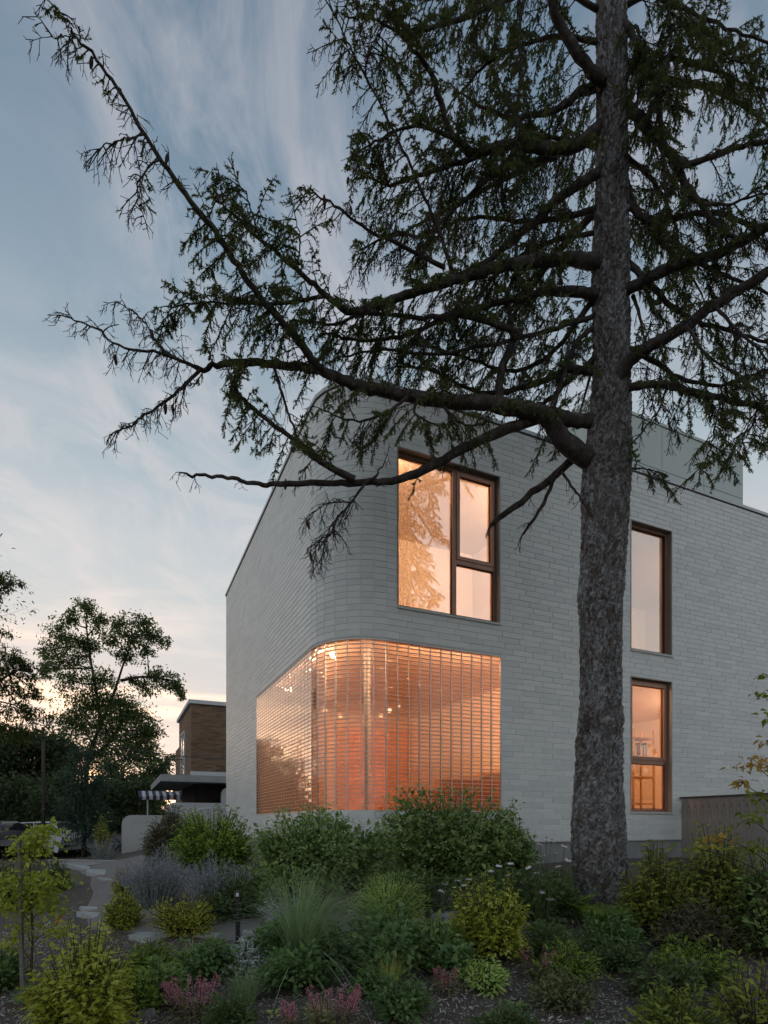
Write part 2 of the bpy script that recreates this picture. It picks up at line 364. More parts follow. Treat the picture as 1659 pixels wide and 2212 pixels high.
# ------------------------------------------------------------------ geometry helpers
class G:
    """collects vertices and faces (numpy) for one mesh"""
    def __init__(s): s.v = []; s.f = []; s.n = 0
    def add(s, V, Fc):
        V = np.asarray(V, float).reshape(-1, 3); Fc = np.asarray(Fc, int)
        s.v.append(V); s.f.append(Fc + s.n); s.n += len(V); return s
    def box(s, a, b):
        (x0, y0, z0), (x1, y1, z1) = a, b
        V = [(x0, y0, z0), (x1, y0, z0), (x1, y1, z0), (x0, y1, z0), (x0, y0, z1), (x1, y0, z1), (x1, y1, z1), (x0, y1, z1)]
        return s.add(V, [(0, 3, 2, 1), (4, 5, 6, 7), (0, 1, 5, 4), (1, 2, 6, 5), (2, 3, 7, 6), (3, 0, 4, 7)])
    def hexa(s, V): return s.add(V, [(0, 3, 2, 1), (4, 5, 6, 7), (0, 1, 5, 4), (1, 2, 6, 5), (2, 3, 7, 6), (3, 0, 4, 7)])
    def tube(s, pts, rad, k=6, cap=True):
        V, Fc = tube(pts, rad, k); s.add(V, Fc)
        if cap:
            n = len(pts); base = s.n - n * k
            # end caps as fans about a centre vertex
            for ring, c in ((0, pts[0]), (n - 1, pts[-1])):
                idx = np.arange(k) + base + ring * k
                ci = s.n; s.v.append(np.asarray(c, float).reshape(1, 3)); s.n += 1
                t = [(idx[i], idx[(i + 1) % k], ci) if ring else (idx[(i + 1) % k], idx[i], ci) for i in range(k)]
                s.f.append(np.asarray(t, int))
        return s
    def prism(s, poly, axis_from, axis_to):
        """extrude a closed polygon of 3-D points (list) from offset vector to offset vector"""
        P = np.asarray(poly, float); n = len(P); a = P + np.asarray(axis_from); c = P + np.asarray(axis_to)
        o = s.n; s.v += [a, c]; s.n += 2 * n
        s.f.append(np.asarray([(o + i, o + (i + 1) % n, o + n + (i + 1) % n, o + n + i) for i in range(n)]))
        for off in (0, n):
            s.f.append(np.asarray([[o + off + i for i in (range(n) if off else range(n - 1, -1, -1))]]))
        return s
    def mesh(s, name):
        me = bpy.data.meshes.new(name)
        if not s.v: return me
        V = np.concatenate(s.v).astype(np.float32)
        loops = np.concatenate([f.ravel() for f in s.f]).astype(np.int32)
        tot = np.concatenate([np.full(len(f), f.shape[1]) for f in s.f]).astype(np.int32)
        st = np.concatenate([[0], np.cumsum(tot)[:-1]]).astype(np.int32)
        me.vertices.add(len(V)); me.vertices.foreach_set('co', V.ravel())
        me.loops.add(len(loops)); me.loops.foreach_set('vertex_index', loops)
        me.polygons.add(len(tot)); me.polygons.foreach_set('loop_start', st); me.polygons.foreach_set('loop_total', tot)
        me.polygons.foreach_set('use_smooth', np.zeros(len(tot), bool)); me.update(calc_edges=True); return me
    def build(s, name, mat, parent=None, smooth=False, kind=None):
        me = s.mesh(name)
        if mat: me.materials.append(MATS[mat])
        if smooth: me.polygons.foreach_set('use_smooth', np.ones(len(me.polygons), bool))
        o = bpy.data.objects.new(name, me); COL.objects.link(o)
        if parent: o.parent = parent
        if kind: o['kind'] = kind
        return o
def tube(pts, rad, k=6):
    P = np.asarray(pts, float); n = len(P); R = np.broadcast_to(np.asarray(rad, float), (n,))
    T = np.gradient(P, axis=0); T /= np.linalg.norm(T, axis=1)[:, None] + 1e-9
    ref = np.array([0, 0, 1.0]) if abs(T[0, 2]) < .9 else np.array([1.0, 0, 0])
    A = np.zeros((n, 3)); a = np.cross(T[0], ref); a /= np.linalg.norm(a)
    for i in range(n):
        a = a - T[i] * a.dot(T[i]); a /= np.linalg.norm(a) + 1e-9; A[i] = a
    B = np.cross(T, A); th = np.arange(k) * 2 * PI / k
    V = P[:, None, :] + R[:, None, None] * (np.cos(th)[None, :, None] * A[:, None, :] + np.sin(th)[None, :, None] * B[:, None, :])
    i = np.arange(n - 1)[:, None] * k; j = np.arange(k)[None, :]; j2 = (j + 1) % k
    Fc = np.stack([i + j, i + j2, i + k + j2, i + k + j], -1).reshape(-1, 4)
    return V.reshape(-1, 3), Fc
def tag(o, label=None, cat=None, group=None, kind=None):
    if label: o['label'] = label
    if cat: o['category'] = cat
    if group: o['group'] = group
    if kind: o['kind'] = kind
    return o
def empty(name, loc=(0, 0, 0), rz=0.0, label=None, cat=None, group=None):
    o = bpy.data.objects.new(name, None); COL.objects.link(o); o.location = loc; o.rotation_euler = (0, 0, rz); o.empty_display_size = .2
    return tag(o, label, cat, group)
def Pt(u, v, Y): return np.array([(u - U0) / F * Y, Y, H - (v - V0) / F * Y])
def nrmz(a): return a / (np.linalg.norm(a, axis=-1, keepdims=True) + 1e-9)
def smst(x): x = np.clip(x, 0, 1); return x * x * (3 - 2 * x)

# ------------------------------------------------------------------ the plot: house frame and ground
ANG = math.atan2(.4160, .9094)
E1 = np.array([math.cos(ANG), math.sin(ANG)]); E2 = np.array([-math.sin(ANG), math.cos(ANG)])
CX, CY = -.7365, 8.053
def ground(x, y):
    x = np.asarray(x, float); y = np.asarray(y, float)
    dx = x - CX; dy = y - CY
    s = dx * E1[0] + dy * E1[1]; t = dx * E2[0] + dy * E2[1]
    d = np.hypot(np.maximum(-s, 0), np.maximum(-t, 0))
    h = -.62 - .68 * smst(d / 5.0)
    h = h + .035 * np.sin(x * 1.7 + 1) * np.cos(y * 1.3) * smst((14 - np.hypot(x, y)) / 4)
    return H + h
def gz(x, y): return float(ground(x, y))
def axis_pts(lo, hi, dense_lo, dense_hi, step, ratio=1.35):
    a = list(np.arange(dense_lo, dense_hi + 1e-6, step)); st = step
    x = dense_hi
    while x < hi: st *= ratio; x = min(hi, x + st); a.append(x)
    st = step; x = dense_lo; pre = []
    while x > lo: st *= ratio; x = max(lo, x - st); pre.append(x)
    return np.array(pre[::-1] + a)
gx = axis_pts(-600, 600, -9, 9, .22); gy = axis_pts(-600, 900, -2, 20, .22)
XX, YY = np.meshgrid(gx, gy); ZZ = ground(XX, YY)
ny, nx = XX.shape; ii = (np.arange(ny - 1)[:, None] * nx + np.arange(nx - 1)[None, :])
g = G().add(np.stack([XX, YY, ZZ], -1).reshape(-1, 3), np.stack([ii, ii + 1, ii + nx + 1, ii + nx], -1).reshape(-1, 4))
g.build('ground', 'mulch_soil', smooth=True, kind='structure')

# gravel path, draped on the ground
cl = np.array([(.9, 5.35), (-.4, 5.5), (-1.6, 5.75), (-2.6, 6.1), (-3.15, 6.9), (-3.7, 8.2), (-4.5, 10.0), (-5.4, 12.0), (-6.4, 14.2), (-7.2, 15.6)])
wd = np.array([.30, .34, .38, .38, .34, .36, .42, .55, .8, 1.0])
tt = np.linspace(0, len(cl) - 1, 90); ci = np.stack([np.interp(tt, np.arange(len(cl)), cl[:, k]) for k in (0, 1)], 1)
for _ in range(6): ci[1:-1] = (ci[:-2] + ci[2:] + 2 * ci[1:-1]) / 4
wi = np.interp(tt, np.arange(len(cl)), wd); T = nrmz(np.gradient(ci, axis=0)); Nn = np.stack([-T[:, 1], T[:, 0]], 1)
rows = []
for f in np.linspace(-1, 1, 7):
    wob = 1 + (.05 * np.sin(tt * 4.1 + f) if abs(f) == 1 else 0)
    p = ci + Nn * (wi * f * wob)[:, None]; rows.append(np.stack([p[:, 0], p[:, 1], ground(p[:, 0], p[:, 1]) + (.022 if abs(f) < 1 else .002)], 1))
V = np.stack(rows, 1); k = 7; ii = np.arange(len(tt) - 1)[:, None] * k + np.arange(k - 1)[None, :]
path = G().add(V.reshape(-1, 3), np.stack([ii, ii + k, ii + k + 1, ii + 1], -1).reshape(-1, 4)).build('gravel_path', 'gravel_path', smooth=True, kind='structure')
# street beyond the plot
g = G(); st = np.array([(-60, 21.0), (-8.2, 21.0), (-8.2, 29.0), (-60, 29.0)])
g.add([(x, y, gz(x, y) + .02) for x, y in st], [(0, 1, 2, 3)]).build('street', 'asphalt', kind='structure')
# ================================================================== the pale brick house
R = .85; LEN_L = 8.32; LEN_F = 11.6
house = empty('corner_house', (CX, CY, 0), ANG, 'two-storey pale glazed-brick house with rounded corner and lit glass-block window', 'house')
Z0 = H - .287; ZT = H + 6.28
NFAC = 7
# wall segments: (start point, direction, outward normal, length, kind)
segs = []
w_ = 0.0
segs.append(dict(p=np.array([0, LEN_L]), d=np.array([0, -1.0]), n=np.array([-1.0, 0]), L=LEN_L - R, k='left', w=0.0)); w_ += LEN_L - R
arc = [np.array([R - R * math.cos(a), R - R * math.sin(a)]) for a in np.linspace(0, PI / 2, NFAC + 1)]
for i in range(NFAC):
    d = arc[i + 1] - arc[i]; l = np.linalg.norm(d); d = d / l
    segs.append(dict(p=arc[i], d=d, n=np.array([d[1], -d[0]]), L=l, k='arc', w=w_)); w_ += l
segs.append(dict(p=np.array([R, 0]), d=np.array([1.0, 0]), n=np.array([0, -1.0]), L=LEN_F - R, k='front', w=w_))
W_F = w_ - R      # facade: w = W_F + s
def ztop(w): return ZT - .2 * np.clip((LEN_L - w) / LEN_L, 0, 1)
GZ0, GZ1 = H + .17, H + 2.655
GL_T, GL_S = 4.65, 2.842
WINS = [(1.02, 2.815, H + 3.14, H + 5.46), (5.61, 6.644, H + 3.09, H + 5.395), (5.61, 6.644, H + .21, H + 2.62)]
opens = [(LEN_L - GL_T, W_F + GL_S, GZ0, GZ1)] + [(W_F + a, W_F + b_, c, d) for a, b_, c, d in WINS]

def subtract(r, ops):
    out = [r]
    for o in ops:
        nxt = []
        for (a, b_, c, d) in out:
            if b_ <= o[0] or a >= o[1] or d <= o[2] or c >= o[3]: nxt.append((a, b_, c, d)); continue
            if a < o[0]: nxt.append((a, o[0], c, d)); a = o[0]
            if b_ > o[1]: nxt.append((o[1], b_, c, d)); b_ = o[1]
            if c < o[2]: nxt.append((a, b_, c, o[2]))
            if d > o[3]: nxt.append((a, b_, o[3], d))
        out = nxt
    return out
# mortar core (with openings)
core = G()
for sgm in segs:
    wa, wb = sgm['w'], sgm['w'] + sgm['L']
    cuts = np.linspace(wa, wb, 9) if sgm['k'] == 'left' else [wa, wb]
    for a, b_ in zip(cuts[:-1], cuts[1:]):
        for (x0, x1, c, d) in subtract((a, b_, Z0, min(ztop(a), ztop(b_)) + .03), opens):
            q0 = sgm['p'] + sgm['d'] * (x0 - wa); q1 = sgm['p'] + sgm['d'] * (x1 - wa)
            core.add([(*q0, c), (*q1, c), (*q1, d), (*q0, d)], [(0, 1, 2, 3)])
wall = core.build('brick_wall', 'mortar', house)

# bricks: 0.40 x 0.09 m modules in an irregular running bond; one per facet round the corner
BH, BW, JT = .0898, .401, .0068
bricks = []
rb = random.Random(3)
nrow = int((ZT - Z0) / BH) + 1
for r_ in range(nrow):
    z0 = Z0 + r_ * BH; z1 = z0 + BH
    for sgm in segs:
        wa, wb = sgm['w'], sgm['w'] + sgm['L']
        if sgm['k'] == 'arc': edges = [wa, wb]
        else:
            off = ((r_ % 2) * .5 + rb.choice([0, 0, .333, .12])) * BW
            e = wa + (off % BW); edges = [wa]
            while e < wb:
                if e - edges[-1] > .06: edges.append(e)
                e += BW
            if wb - edges[-1] < .06: edges.pop()
            edges.append(wb)
        for a, b_ in zip(edges[:-1], edges[1:]):
            zt = float(ztop((a + b_) / 2))
            if z0 > zt - .02: continue
            for (x0, x1, c, d) in subtract((a, b_, z0, min(z1, zt)), opens):
                if x1 - x0 < .02 or d - c < .015: continue
                bricks.append((sgm, x0, x1, c, d))
def brick_shape(w, h, j=(0, 0, 0, 0), pr=.0062, ch=.0035):
    x, z = w / 2 - JT / 2, h / 2 - JT / 2
    V = [(-x, .01, -z), (x, .01, -z), (x, .01, z), (-x, .01, z),
         (-x, -pr + ch, -z), (x, -pr + ch, -z), (x, -pr + ch, z), (-x, -pr + ch, z),
         (-x + ch, -pr - j[0], -z + ch), (x - ch, -pr - j[1], -z + ch), (x - ch, -pr - j[2], z - ch), (-x + ch, -pr - j[3], z - ch)]
    Fc = [(8, 9, 10, 11)] + [(i, (i + 1) % 4, 4 + (i + 1) % 4, 4 + i) for i in range(4)] + [(4 + i, 4 + (i + 1) % 4, 8 + (i + 1) % 4, 8 + i) for i in range(4)]
    return np.array(V), np.array(Fc)
camL = np.array([(-CX) * E1[0] + (-CY) * E1[1], (-CX) * E2[0] + (-CY) * E2[1], H])
def apparent(sgm, x0, x1, c, d):
    q = sgm['p'] + sgm['d'] * ((x0 + x1) / 2 - sgm['w']); v = camL - np.array([q[0], q[1], (c + d) / 2])
    D = np.linalg.norm(v); return (x1 - x0) * (d - c) * max(0, v[:2].dot(sgm['n'])) / D ** 3
order = sorted(range(len(bricks)), key=lambda i: -apparent(*bricks[i])); near = set(order[:300])
cache = {}; rest = G(); ones = []
for i, (sgm, x0, x1, c, d) in enumerate(bricks):
    q = sgm['p'] + sgm['d'] * ((x0 + x1) / 2 - sgm['w']); zc = (c + d) / 2
    rz = math.atan2(sgm['d'][1], sgm['d'][0])
    if i in near:
        key = (round(x1 - x0, 3), round(d - c, 3))
        if key not in cache:
            V, Fc = brick_shape(*key); me = G().add(V, Fc).mesh('brick'); me.materials.append(MATS['glazed_brick']); cache[key] = me
        o = bpy.data.objects.new('brick', cache[key]); COL.objects.link(o); o.parent = wall
        o.location = (q[0] + sgm['n'][0] * rb.uniform(-.0012, .0018), q[1] + sgm['n'][1] * rb.uniform(-.0012, .0018), zc)
        o.rotation_euler = (rb.uniform(-.004, .004), rb.uniform(-.0015, .0015), rz + rb.uniform(-.002, .002))
    else:
        V, Fc = brick_shape(x1 - x0, d - c, [rb.uniform(-.0004, .0005) for _ in range(4)])
        cs, sn = math.cos(rz), math.sin(rz)
        W = np.stack([V[:, 0] * cs - V[:, 1] * sn + q[0], V[:, 0] * sn + V[:, 1] * cs + q[1], V[:, 2] + zc], 1)
        rest.add(W, Fc)
rest.build('brickwork', 'glazed_brick', wall, kind='stuff')

# ribbon swept round the plan: coping, foundation, drip strips
def sweep(name, mat, pts, o0, o1, za, zb, parent=house):
    """box section between offsets o0..o1 (outward) and heights za..zb (arrays) along plan points"""
    P2 = np.array(pts); n = len(P2); T = np.gradient(P2, axis=0); T /= np.linalg.norm(T, axis=1)[:, None]
    Nn = np.stack([T[:, 1], -T[:, 0]], 1)
    za = np.broadcast_to(za, (n,)); zb = np.broadcast_to(zb, (n,))
    ring = np.stack([np.column_stack([P2 + Nn * o, z]) for o, z in ((o0, za), (o1, za), (o1, zb), (o0, zb))], 1)
    ii = np.arange(n - 1)[:, None] * 4 + np.arange(4)[None, :]; jj = np.arange(n - 1)[:, None] * 4 + (np.arange(4)[None, :] + 1) % 4
    g = G().add(ring.reshape(-1, 3), np.stack([ii, jj, jj + 4, ii + 4], -1).reshape(-1, 4))
    g.add(ring[0], [(0, 1, 2, 3)]); g.add(ring[-1], [(3, 2, 1, 0)])
    return g.build(name, mat, parent)
def plan(tmax, smax):
    fine = [np.array([R - R * math.cos(a), R - R * math.sin(a)]) for a in np.linspace(0, PI / 2, NFAC + 1)]
    return [np.array([0, t]) for t in np.linspace(tmax, R + .05, 6)] + fine + [np.array([s, 0]) for s in np.linspace(R + .05, smax, 4)]
pl = plan(LEN_L + .02, LEN_F)
zt_ = np.array([float(ztop(LEN_L - p[1] if p[0] < 1e-6 else LEN_L)) for p in pl])
sweep('coping', 'coping_metal', pl, -.30, .028, zt_ - .01, zt_ + .045)
sweep('coping_drip', 'dark_joint', pl, .008, .016, zt_ - .030, zt_ - .012)
sweep('foundation', 'foundation_stucco', pl, -.2, -.012, H - 1.4, Z0 - .012)
sweep('base_flashing', 'coping_metal', pl, -.1, .016, Z0 - .012, Z0 + .004)
# roof and hidden walls
g = G(); P2 = [(p[0] + .02, p[1] + .02) for p in pl] + [(LEN_F, LEN_L)]
g.add([(x, y, H + 5.98) for x, y in P2], [list(range(len(P2)))]); g.build('roof', 'concrete', house)
g = G(); g.add([(0, LEN_L, H - 1.4), (LEN_F, LEN_L, H - 1.4), (LEN_F, LEN_L, ZT - .2), (0, LEN_L, ZT - .2)], [(0, 1, 2, 3)])
g.add([(LEN_F, 0, H - 1.4), (LEN_F, LEN_L, H - 1.4), (LEN_F, LEN_L, ZT), (LEN_F, 0, ZT)], [(0, 1, 2, 3)]); g.build('back_wall', 'mortar', house)

# ---- rooftop addition with flat panels
ra = G().box((5.06, .37, H + 6.0), (9.155, 6.2, H + 7.58)).build('rooftop_addition', 'dark_joint', house)
xs = [5.05, 5.63, 6.803, 7.974, 9.17]; zs = [H + 6.05, H + 6.745, H + 7.585]
for i in range(4):
    for j in range(2):
        G().box((xs[i] + .006, .345, zs[j] + .006), (xs[i + 1] - .006, .368, zs[j + 1] - .006)).build('panel', 'rooftop_panel', ra)
for j in range(2):
    for (a, b_) in ((.37, 2.4), (2.4, 4.4), (4.4, 6.2)):
        G().box((5.03, a + .006, zs[j] + .006), (5.056, b_ - .006, zs[j + 1] - .006)).build('panel', 'rooftop_panel', ra)
        G().box((9.157, a + .006, zs[j] + .006), (9.18, b_ - .006, zs[j + 1] - .006)).build('panel', 'rooftop_panel', ra)
G().box((5.02, .325, H + 7.585), (9.195, 6.25, H + 7.635)).build('cap', 'coping_metal', ra)

# ---- windows
def window(s0, s1, z0, z1, divs, mat, sillm='sill_stone'):
    w = empty('window'); w.parent = house
    th = .014
    g = G()
    g.box((s0 - .004, -.010, z0), (s0 + th, .13, z1)); g.box((s1 - th, -.010, z0), (s1 + .004, .13, z1)); g.box((s0 - .004, -.012, z1 - th), (s1 + .004, .13, z1 + .004))
    g.build('reveal', 'reveal_metal', w)
    g = G().box((s0 - .012, -.035, z0 - .022), (s1 + .012, .13, z0 + .008)); g.build('sill', sillm, w)
    fa, fb = .085, .165
    fw = .05; g = G(); a0, a1, c0, c1 = s0 + th, s1 - th, z0 + .008, z1 - th
    g.box((a0, fa, c0), (a0 + fw, fb, c1)); g.box((a1 - fw, fa, c0), (a1, fb, c1)); g.box((a0 + fw, fa + .002, c0), (a1 - fw, fb, c0 + fw)); g.box((a0 + fw, fa + .002, c1 - fw), (a1 - fw, fb, c1))
    g.build('frame', 'bronze_frame', w)
    for kind, (x0, x1, y0, y1) in divs:
        if kind == 'bar': G().box((x0, fa - .006, y0), (x1, fb - .01, y1)).build('mullion', 'bronze_frame', w)
        if kind == 'sash':
            g = G(); q = .055
            g.box((x0, fa - .02, y0), (x0 + q, fb - .02, y1)); g.box((x1 - q, fa - .02, y0), (x1, fb - .02, y1)); g.box((x0 + q, fa - .018, y0), (x1 - q, fb - .02, y0 + q)); g.box((x0 + q, fa - .018, y1 - q), (x1 - q, fb - .02, y1))
            g.build('sash', 'bronze_frame', w)
            x0 += q; x1 -= q; y0 += q; y1 -= q
        if kind in ('sash', 'pane'):
            G().box((x0 - .004, .122, y0 - .004), (x1 + .004, .126, y1 + .004)).build('pane', mat, w)
            g = G(); t = .009
            g.box((x0, .10, y0), (x0 + t, .121, y1)); g.box((x1 - t, .10, y0), (x1, .121, y1)); g.box((x0 + t, .10, y0), (x1 - t, .121, y0 + t)); g.box((x0 + t, .10, y1 - t), (x1 - t, .121, y1))
            g.build('gasket', 'gasket_black', w)
    return w
e = .064
a = WINS[0]; mu0, mu1 = 1.995, 2.065; tr0, tr1 = H + 3.985, H + 4.055
w1 = window(*a, [('pane', (a[0] + e, mu0, a[2] + e, a[3] - e)), ('bar', (mu0, mu1, a[2] + e, a[3] - e)), ('bar', (mu1, a[1] - e, tr0, tr1)),
                 ('sash', (mu1, a[1] - e, tr1, a[3] - e)), ('pane', (mu1, a[1] - e, a[2] + e, tr0))], 'window_glass')
a = WINS[1]; window(*a, [('pane', (a[0] + e, a[1] - e, a[2] + e, a[3] - e))], 'mirror_glass')
a = WINS[2]; tr0, tr1 = H + 1.085, H + 1.16
w3 = window(*a, [('bar', (a[0] + e, a[1] - e, tr0, tr1)), ('sash', (a[0] + e, a[1] - e, tr1, a[3] - e)), ('pane', (a[0] + e, a[1] - e, a[2] + e, tr0))], 'clear_glass')
g = G()
for x in (a[0] + .03, a[1] - .09):
    for z in (tr0 + .03, a[2] + .03): g.box((x, .07, z), (x + .018, .078, z + .014))
g.build('latch', 'gasket_black', w3)

# ---- glass-block corner window
gw = empty('glass_block_window'); gw.parent = house
cols = []     # each: start point, end point, normal
nL, nF = 21, 11
ts = np.linspace(GL_T, R, nL + 1)
for i in range(nL): cols.append((np.array([0, ts[i]]), np.array([0, ts[i + 1]])))
for i in range(NFAC): cols.append((arc[i], arc[i + 1]))
ss = np.linspace(R, GL_S, nF + 1)
for i in range(nF): cols.append((np.array([ss[i], 0]), np.array([ss[i + 1], 0])))
NR = 41; fz0, fz1 = GZ0 + .035, GZ1 - .03; rh = (fz1 - fz0) / NR
def block_shape(w, h):
    x, z = w / 2 - .0066, h / 2 - .0036; c = .004; dp = .035
    rings = []
    for y, q in ((-.002, c), (c - .002, 0), (dp - c, 0), (dp, c)):
        rings += [(-x + q, y, -z + q), (x - q, y, -z + q), (x - q, y, z - q), (-x + q, y, z - q)]
    Fc = [(0, 1, 2, 3), (15, 14, 13, 12)]
    for r_ in range(3):
        for i in range(4): Fc.append((r_ * 4 + (i + 1) % 4, r_ * 4 + i, r_ * 4 + 4 + i, r_ * 4 + 4 + (i + 1) % 4))
    return np.array(rings), np.array(Fc)
blocks = []
for (p, q) in cols:
    d = q - p; l = np.linalg.norm(d); d = d / l; n = np.array([d[1], -d[0]]); c = (p + q) / 2
    for r_ in range(NR):
        zc = fz0 + (r_ + .5) * rh; v = camL - np.array([c[0], c[1], zc]); D = np.linalg.norm(v)
        blocks.append((max(0, v[:2].dot(n)) * l / D ** 3, c, l, math.atan2(d[1], d[0]), zc))
blocks.sort(key=lambda x: -x[0]); cache = {}; rest = G()
for i, (ap, c, l, rz, zc) in enumerate(blocks):
    if i < 300:
        key = round(l, 3)
        if key not in cache:
            V, Fc = block_shape(key, rh); me = G().add(V, Fc).mesh('glass_block'); me.materials.append(MATS['glass_block']); cache[key] = me
        o = bpy.data.objects.new('glass_block', cache[key]); COL.objects.link(o); o.parent = gw
        o.location = (c[0], c[1], zc); o.rotation_euler = (rb.uniform(-.006, .006), 0, rz + rb.uniform(-.004, .004))
    else:
        V, Fc = block_shape(l, rh); rz2 = rz + rb.uniform(-.006, .006); cs, sn = math.cos(rz2), math.sin(rz2)
        rest.add(np.stack([V[:, 0] * cs - V[:, 1] * sn + c[0], V[:, 0] * sn + V[:, 1] * cs + c[1], V[:, 2] + zc + V[:, 1] * rb.uniform(-.004, .004)], 1), Fc)
rest.build('glass_block_field', 'glass_block', gw, kind='stuff')
gp = [np.array([0, t]) for t in np.linspace(GL_T, R + .02, 6)] + arc + [np.array([s, 0]) for s in np.linspace(R + .02, GL_S, 4)]
sweep('frame', 'block_bar', gp, -.10, .004, GZ0, GZ0 + .032, gw)
sweep('frame', 'block_bar', gp, -.10, .010, GZ1 - .027, GZ1 - .002, gw)
sweep('flashing', 'coping_metal', gp, -.02, .020, GZ1 - .002, GZ1 + .010, gw)
# vertical bars between the columns, thin bed rods between the rows
nodes = [c[0] for c in cols] + [cols[-1][1]]
for i, p in enumerate(nodes):
    if i == 0: d = cols[0][1] - cols[0][0]
    elif i == len(nodes) - 1: d = cols[-1][1] - cols[-1][0]
    else: d = cols[i][1] - cols[i - 1][0]
    d = d / np.linalg.norm(d); n = np.array([d[1], -d[0]]); hw = .0062 if 0 < i < len(nodes) - 1 else .012
    A = [p - d * hw + n * .0005, p + d * hw + n * .0005, p + d * hw - n * .03, p - d * hw - n * .03]
    G().hexa([(*q, GZ0 + .032) for q in A] + [(*q, GZ1 - .027) for q in A]).build('vertical_bar', 'block_bar', gw)
rods = G()
for r_ in range(1, NR):
    z = fz0 + r_ * rh
    for (p, q) in cols:
        d = q - p; d = d / np.linalg.norm(d); n = np.array([d[1], -d[0]])
        A = [p - n * .003, q - n * .003, q - n * .03, p - n * .03]
        rods.hexa([(*x, z - .0034) for x in A] + [(*x, z + .0034) for x in A])
rods.build('bed_rods', 'block_bar', gw, kind='stuff')

# ---- rooms behind the glass
def room(name, s0, s1, t0, t1, z0, z1, wallm, floorm, ceilm, corner=False):
    r_ = empty(name); r_.parent = house
    if corner:   # floor and ceiling follow the rounded corner; the glass side stays open
        q = .76; pol = [(s0, GL_T)] + [(R - q * math.cos(a), R - q * math.sin(a)) for a in np.linspace(0, PI / 2, 8)] + [(s1, t0), (s1, t1), (s0, t1)]
    else: pol = [(s0, t0), (s1, t0), (s1, t1), (s0, t1)]
    n = len(pol)
    G().add([(x, y, z0) for x, y in pol], [list(range(n))]).build('room_floor', floorm, r_)
    G().add([(x, y, z1) for x, y in pol], [list(range(n - 1, -1, -1))]).build('room_ceiling', ceilm, r_)
    ta = GL_T if corner else t0
    g = G(); g.add([(s0, t1, z0), (s1, t1, z0), (s1, t1, z1), (s0, t1, z1)], [(0, 1, 2, 3)]); g.add([(s1, t0, z0), (s1, t1, z0), (s1, t1, z1), (s1, t0, z1)], [(3, 2, 1, 0)])
    g.add([(s0, ta, z0), (s0, t1, z0), (s0, t1, z1), (s0, ta, z1)], [(0, 1, 2, 3)]); g.build('room_wall', wallm, r_)
    return r_
room('upper_room', .55, 4.4, .25, 3.2, H + 2.95, H + 5.85, 'room_white', 'room_floor', 'room_white')
room('upper_side_room', 4.6, 10.5, .20, 4.0, H + 2.95, H + 5.85, 'room_white', 'room_floor', 'room_white')
room('corner_room', .09, 4.5, .09, 6.2, H - .05, H + 2.80, 'room_peach', 'room_floor', 'room_peach', True)
room('study_room', 4.6, 10.5, .20, 4.4, H - .05, H + 2.80, 'room_peach', 'room_floor', 'room_peach')

HM = np.array([[E1[0], E2[0]], [E1[1], E2[1]]])
def hw(s, t, z): x = HM @ np.array([s, t]); return (CX + x[0], CY + x[1], z)
def point_light(parent, power, col=(1, .60, .35), rad=.09, loc=(0, 0, 0)):
    l = bpy.data.lights.new('bulb', 'POINT'); l.energy = power; l.color = col; l.shadow_soft_size = rad
    o = bpy.data.objects.new('bulb', l); COL.objects.link(o); o.parent = parent; o.location = loc; return o
def sphere_g(r, seg=14, rings=9, sz=1.0, c=(0, 0, 0)):
    g = G(); th = np.linspace(0, PI, rings); ph = np.arange(seg) * 2 * PI / seg
    V = np.stack([np.sin(th)[:, None] * np.cos(ph) * r + c[0], np.sin(th)[:, None] * np.sin(ph) * r + c[1], np.cos(th)[:, None] * np.ones(seg) * r * sz + c[2]], -1)
    i = np.arange(rings - 1)[:, None] * seg; j = np.arange(seg)[None, :]; j2 = (j + 1) % seg
    return g.add(V.reshape(-1, 3), np.stack([i + j, i + seg + j, i + seg + j2, i + j2], -1).reshape(-1, 4))
def pendant(s, t, z, zc, power, label, r=.03, group='lit lamps behind the glass blocks'):
    e_ = empty('pendant_lamp', hw(s, t, z), 0, label, 'lamp', group)
    sphere_g(r).build('globe', 'lamp_glow', e_, True)
    G().tube([(0, 0, r * .9), (0, 0, zc - z - .005)], .006, 5).build('cable', 'black_metal', e_)
    G().tube([(0, 0, zc - z - .03), (0, 0, zc - z - .002)], .05, 10).build('canopy', 'block_bar', e_)
ZC = H + 2.80
pendant(.75, 2.4, H + 2.05, ZC, 44, 'lit globe lamp seen at the left of the curved glass-block corner')
pendant(1.6, 1.5, H + 1.95, ZC, 44, 'lit globe lamp seen in the middle of the curved glass blocks')
def ceil_lamp(s, t, zc, power, label, r=.16, drop=.25, shade='lamp_shade_glow'):
    e_ = empty('ceiling_lamp', hw(s, t, zc), 0, label, 'lamp')
    sphere_g(r, 16, 9, .45, (0, 0, -.03)).build('lamp_shade', shade, e_, True)
    G().tube([(0, 0, -.03), (0, 0, -.002)], r * .7, 14).build('canopy', 'block_bar', e_)
    point_light(e_, power, rad=.05, loc=(0, 0, -drop))
for k_, (a_, c_, w_) in enumerate([('second', (1.7, .17), 110), ('third', (2.6, .17), 110), ('first', (.28, 1.25), 70), ('fourth', (.17, 2.2), 60), ('fifth', (.17, 3.7), 60)]):
    ceil_lamp(c_[0], c_[1], ZC, w_, 'small unseen lamp added above the glass blocks to light the room, %s in the row' % a_, .04, .04, 'block_bar')  # hidden row added to light the corner room, not known fittings
ceil_lamp(.95, .65, H + 5.85, 85, 'unseen ceiling lamp at the left, lighting the bright orange upper room')  # this lamp and the next sit out of view, added to brighten the room evenly
ceil_lamp(4.0, .55, H + 5.85, 85, 'unseen ceiling lamp at the right, lighting the bright orange upper room')
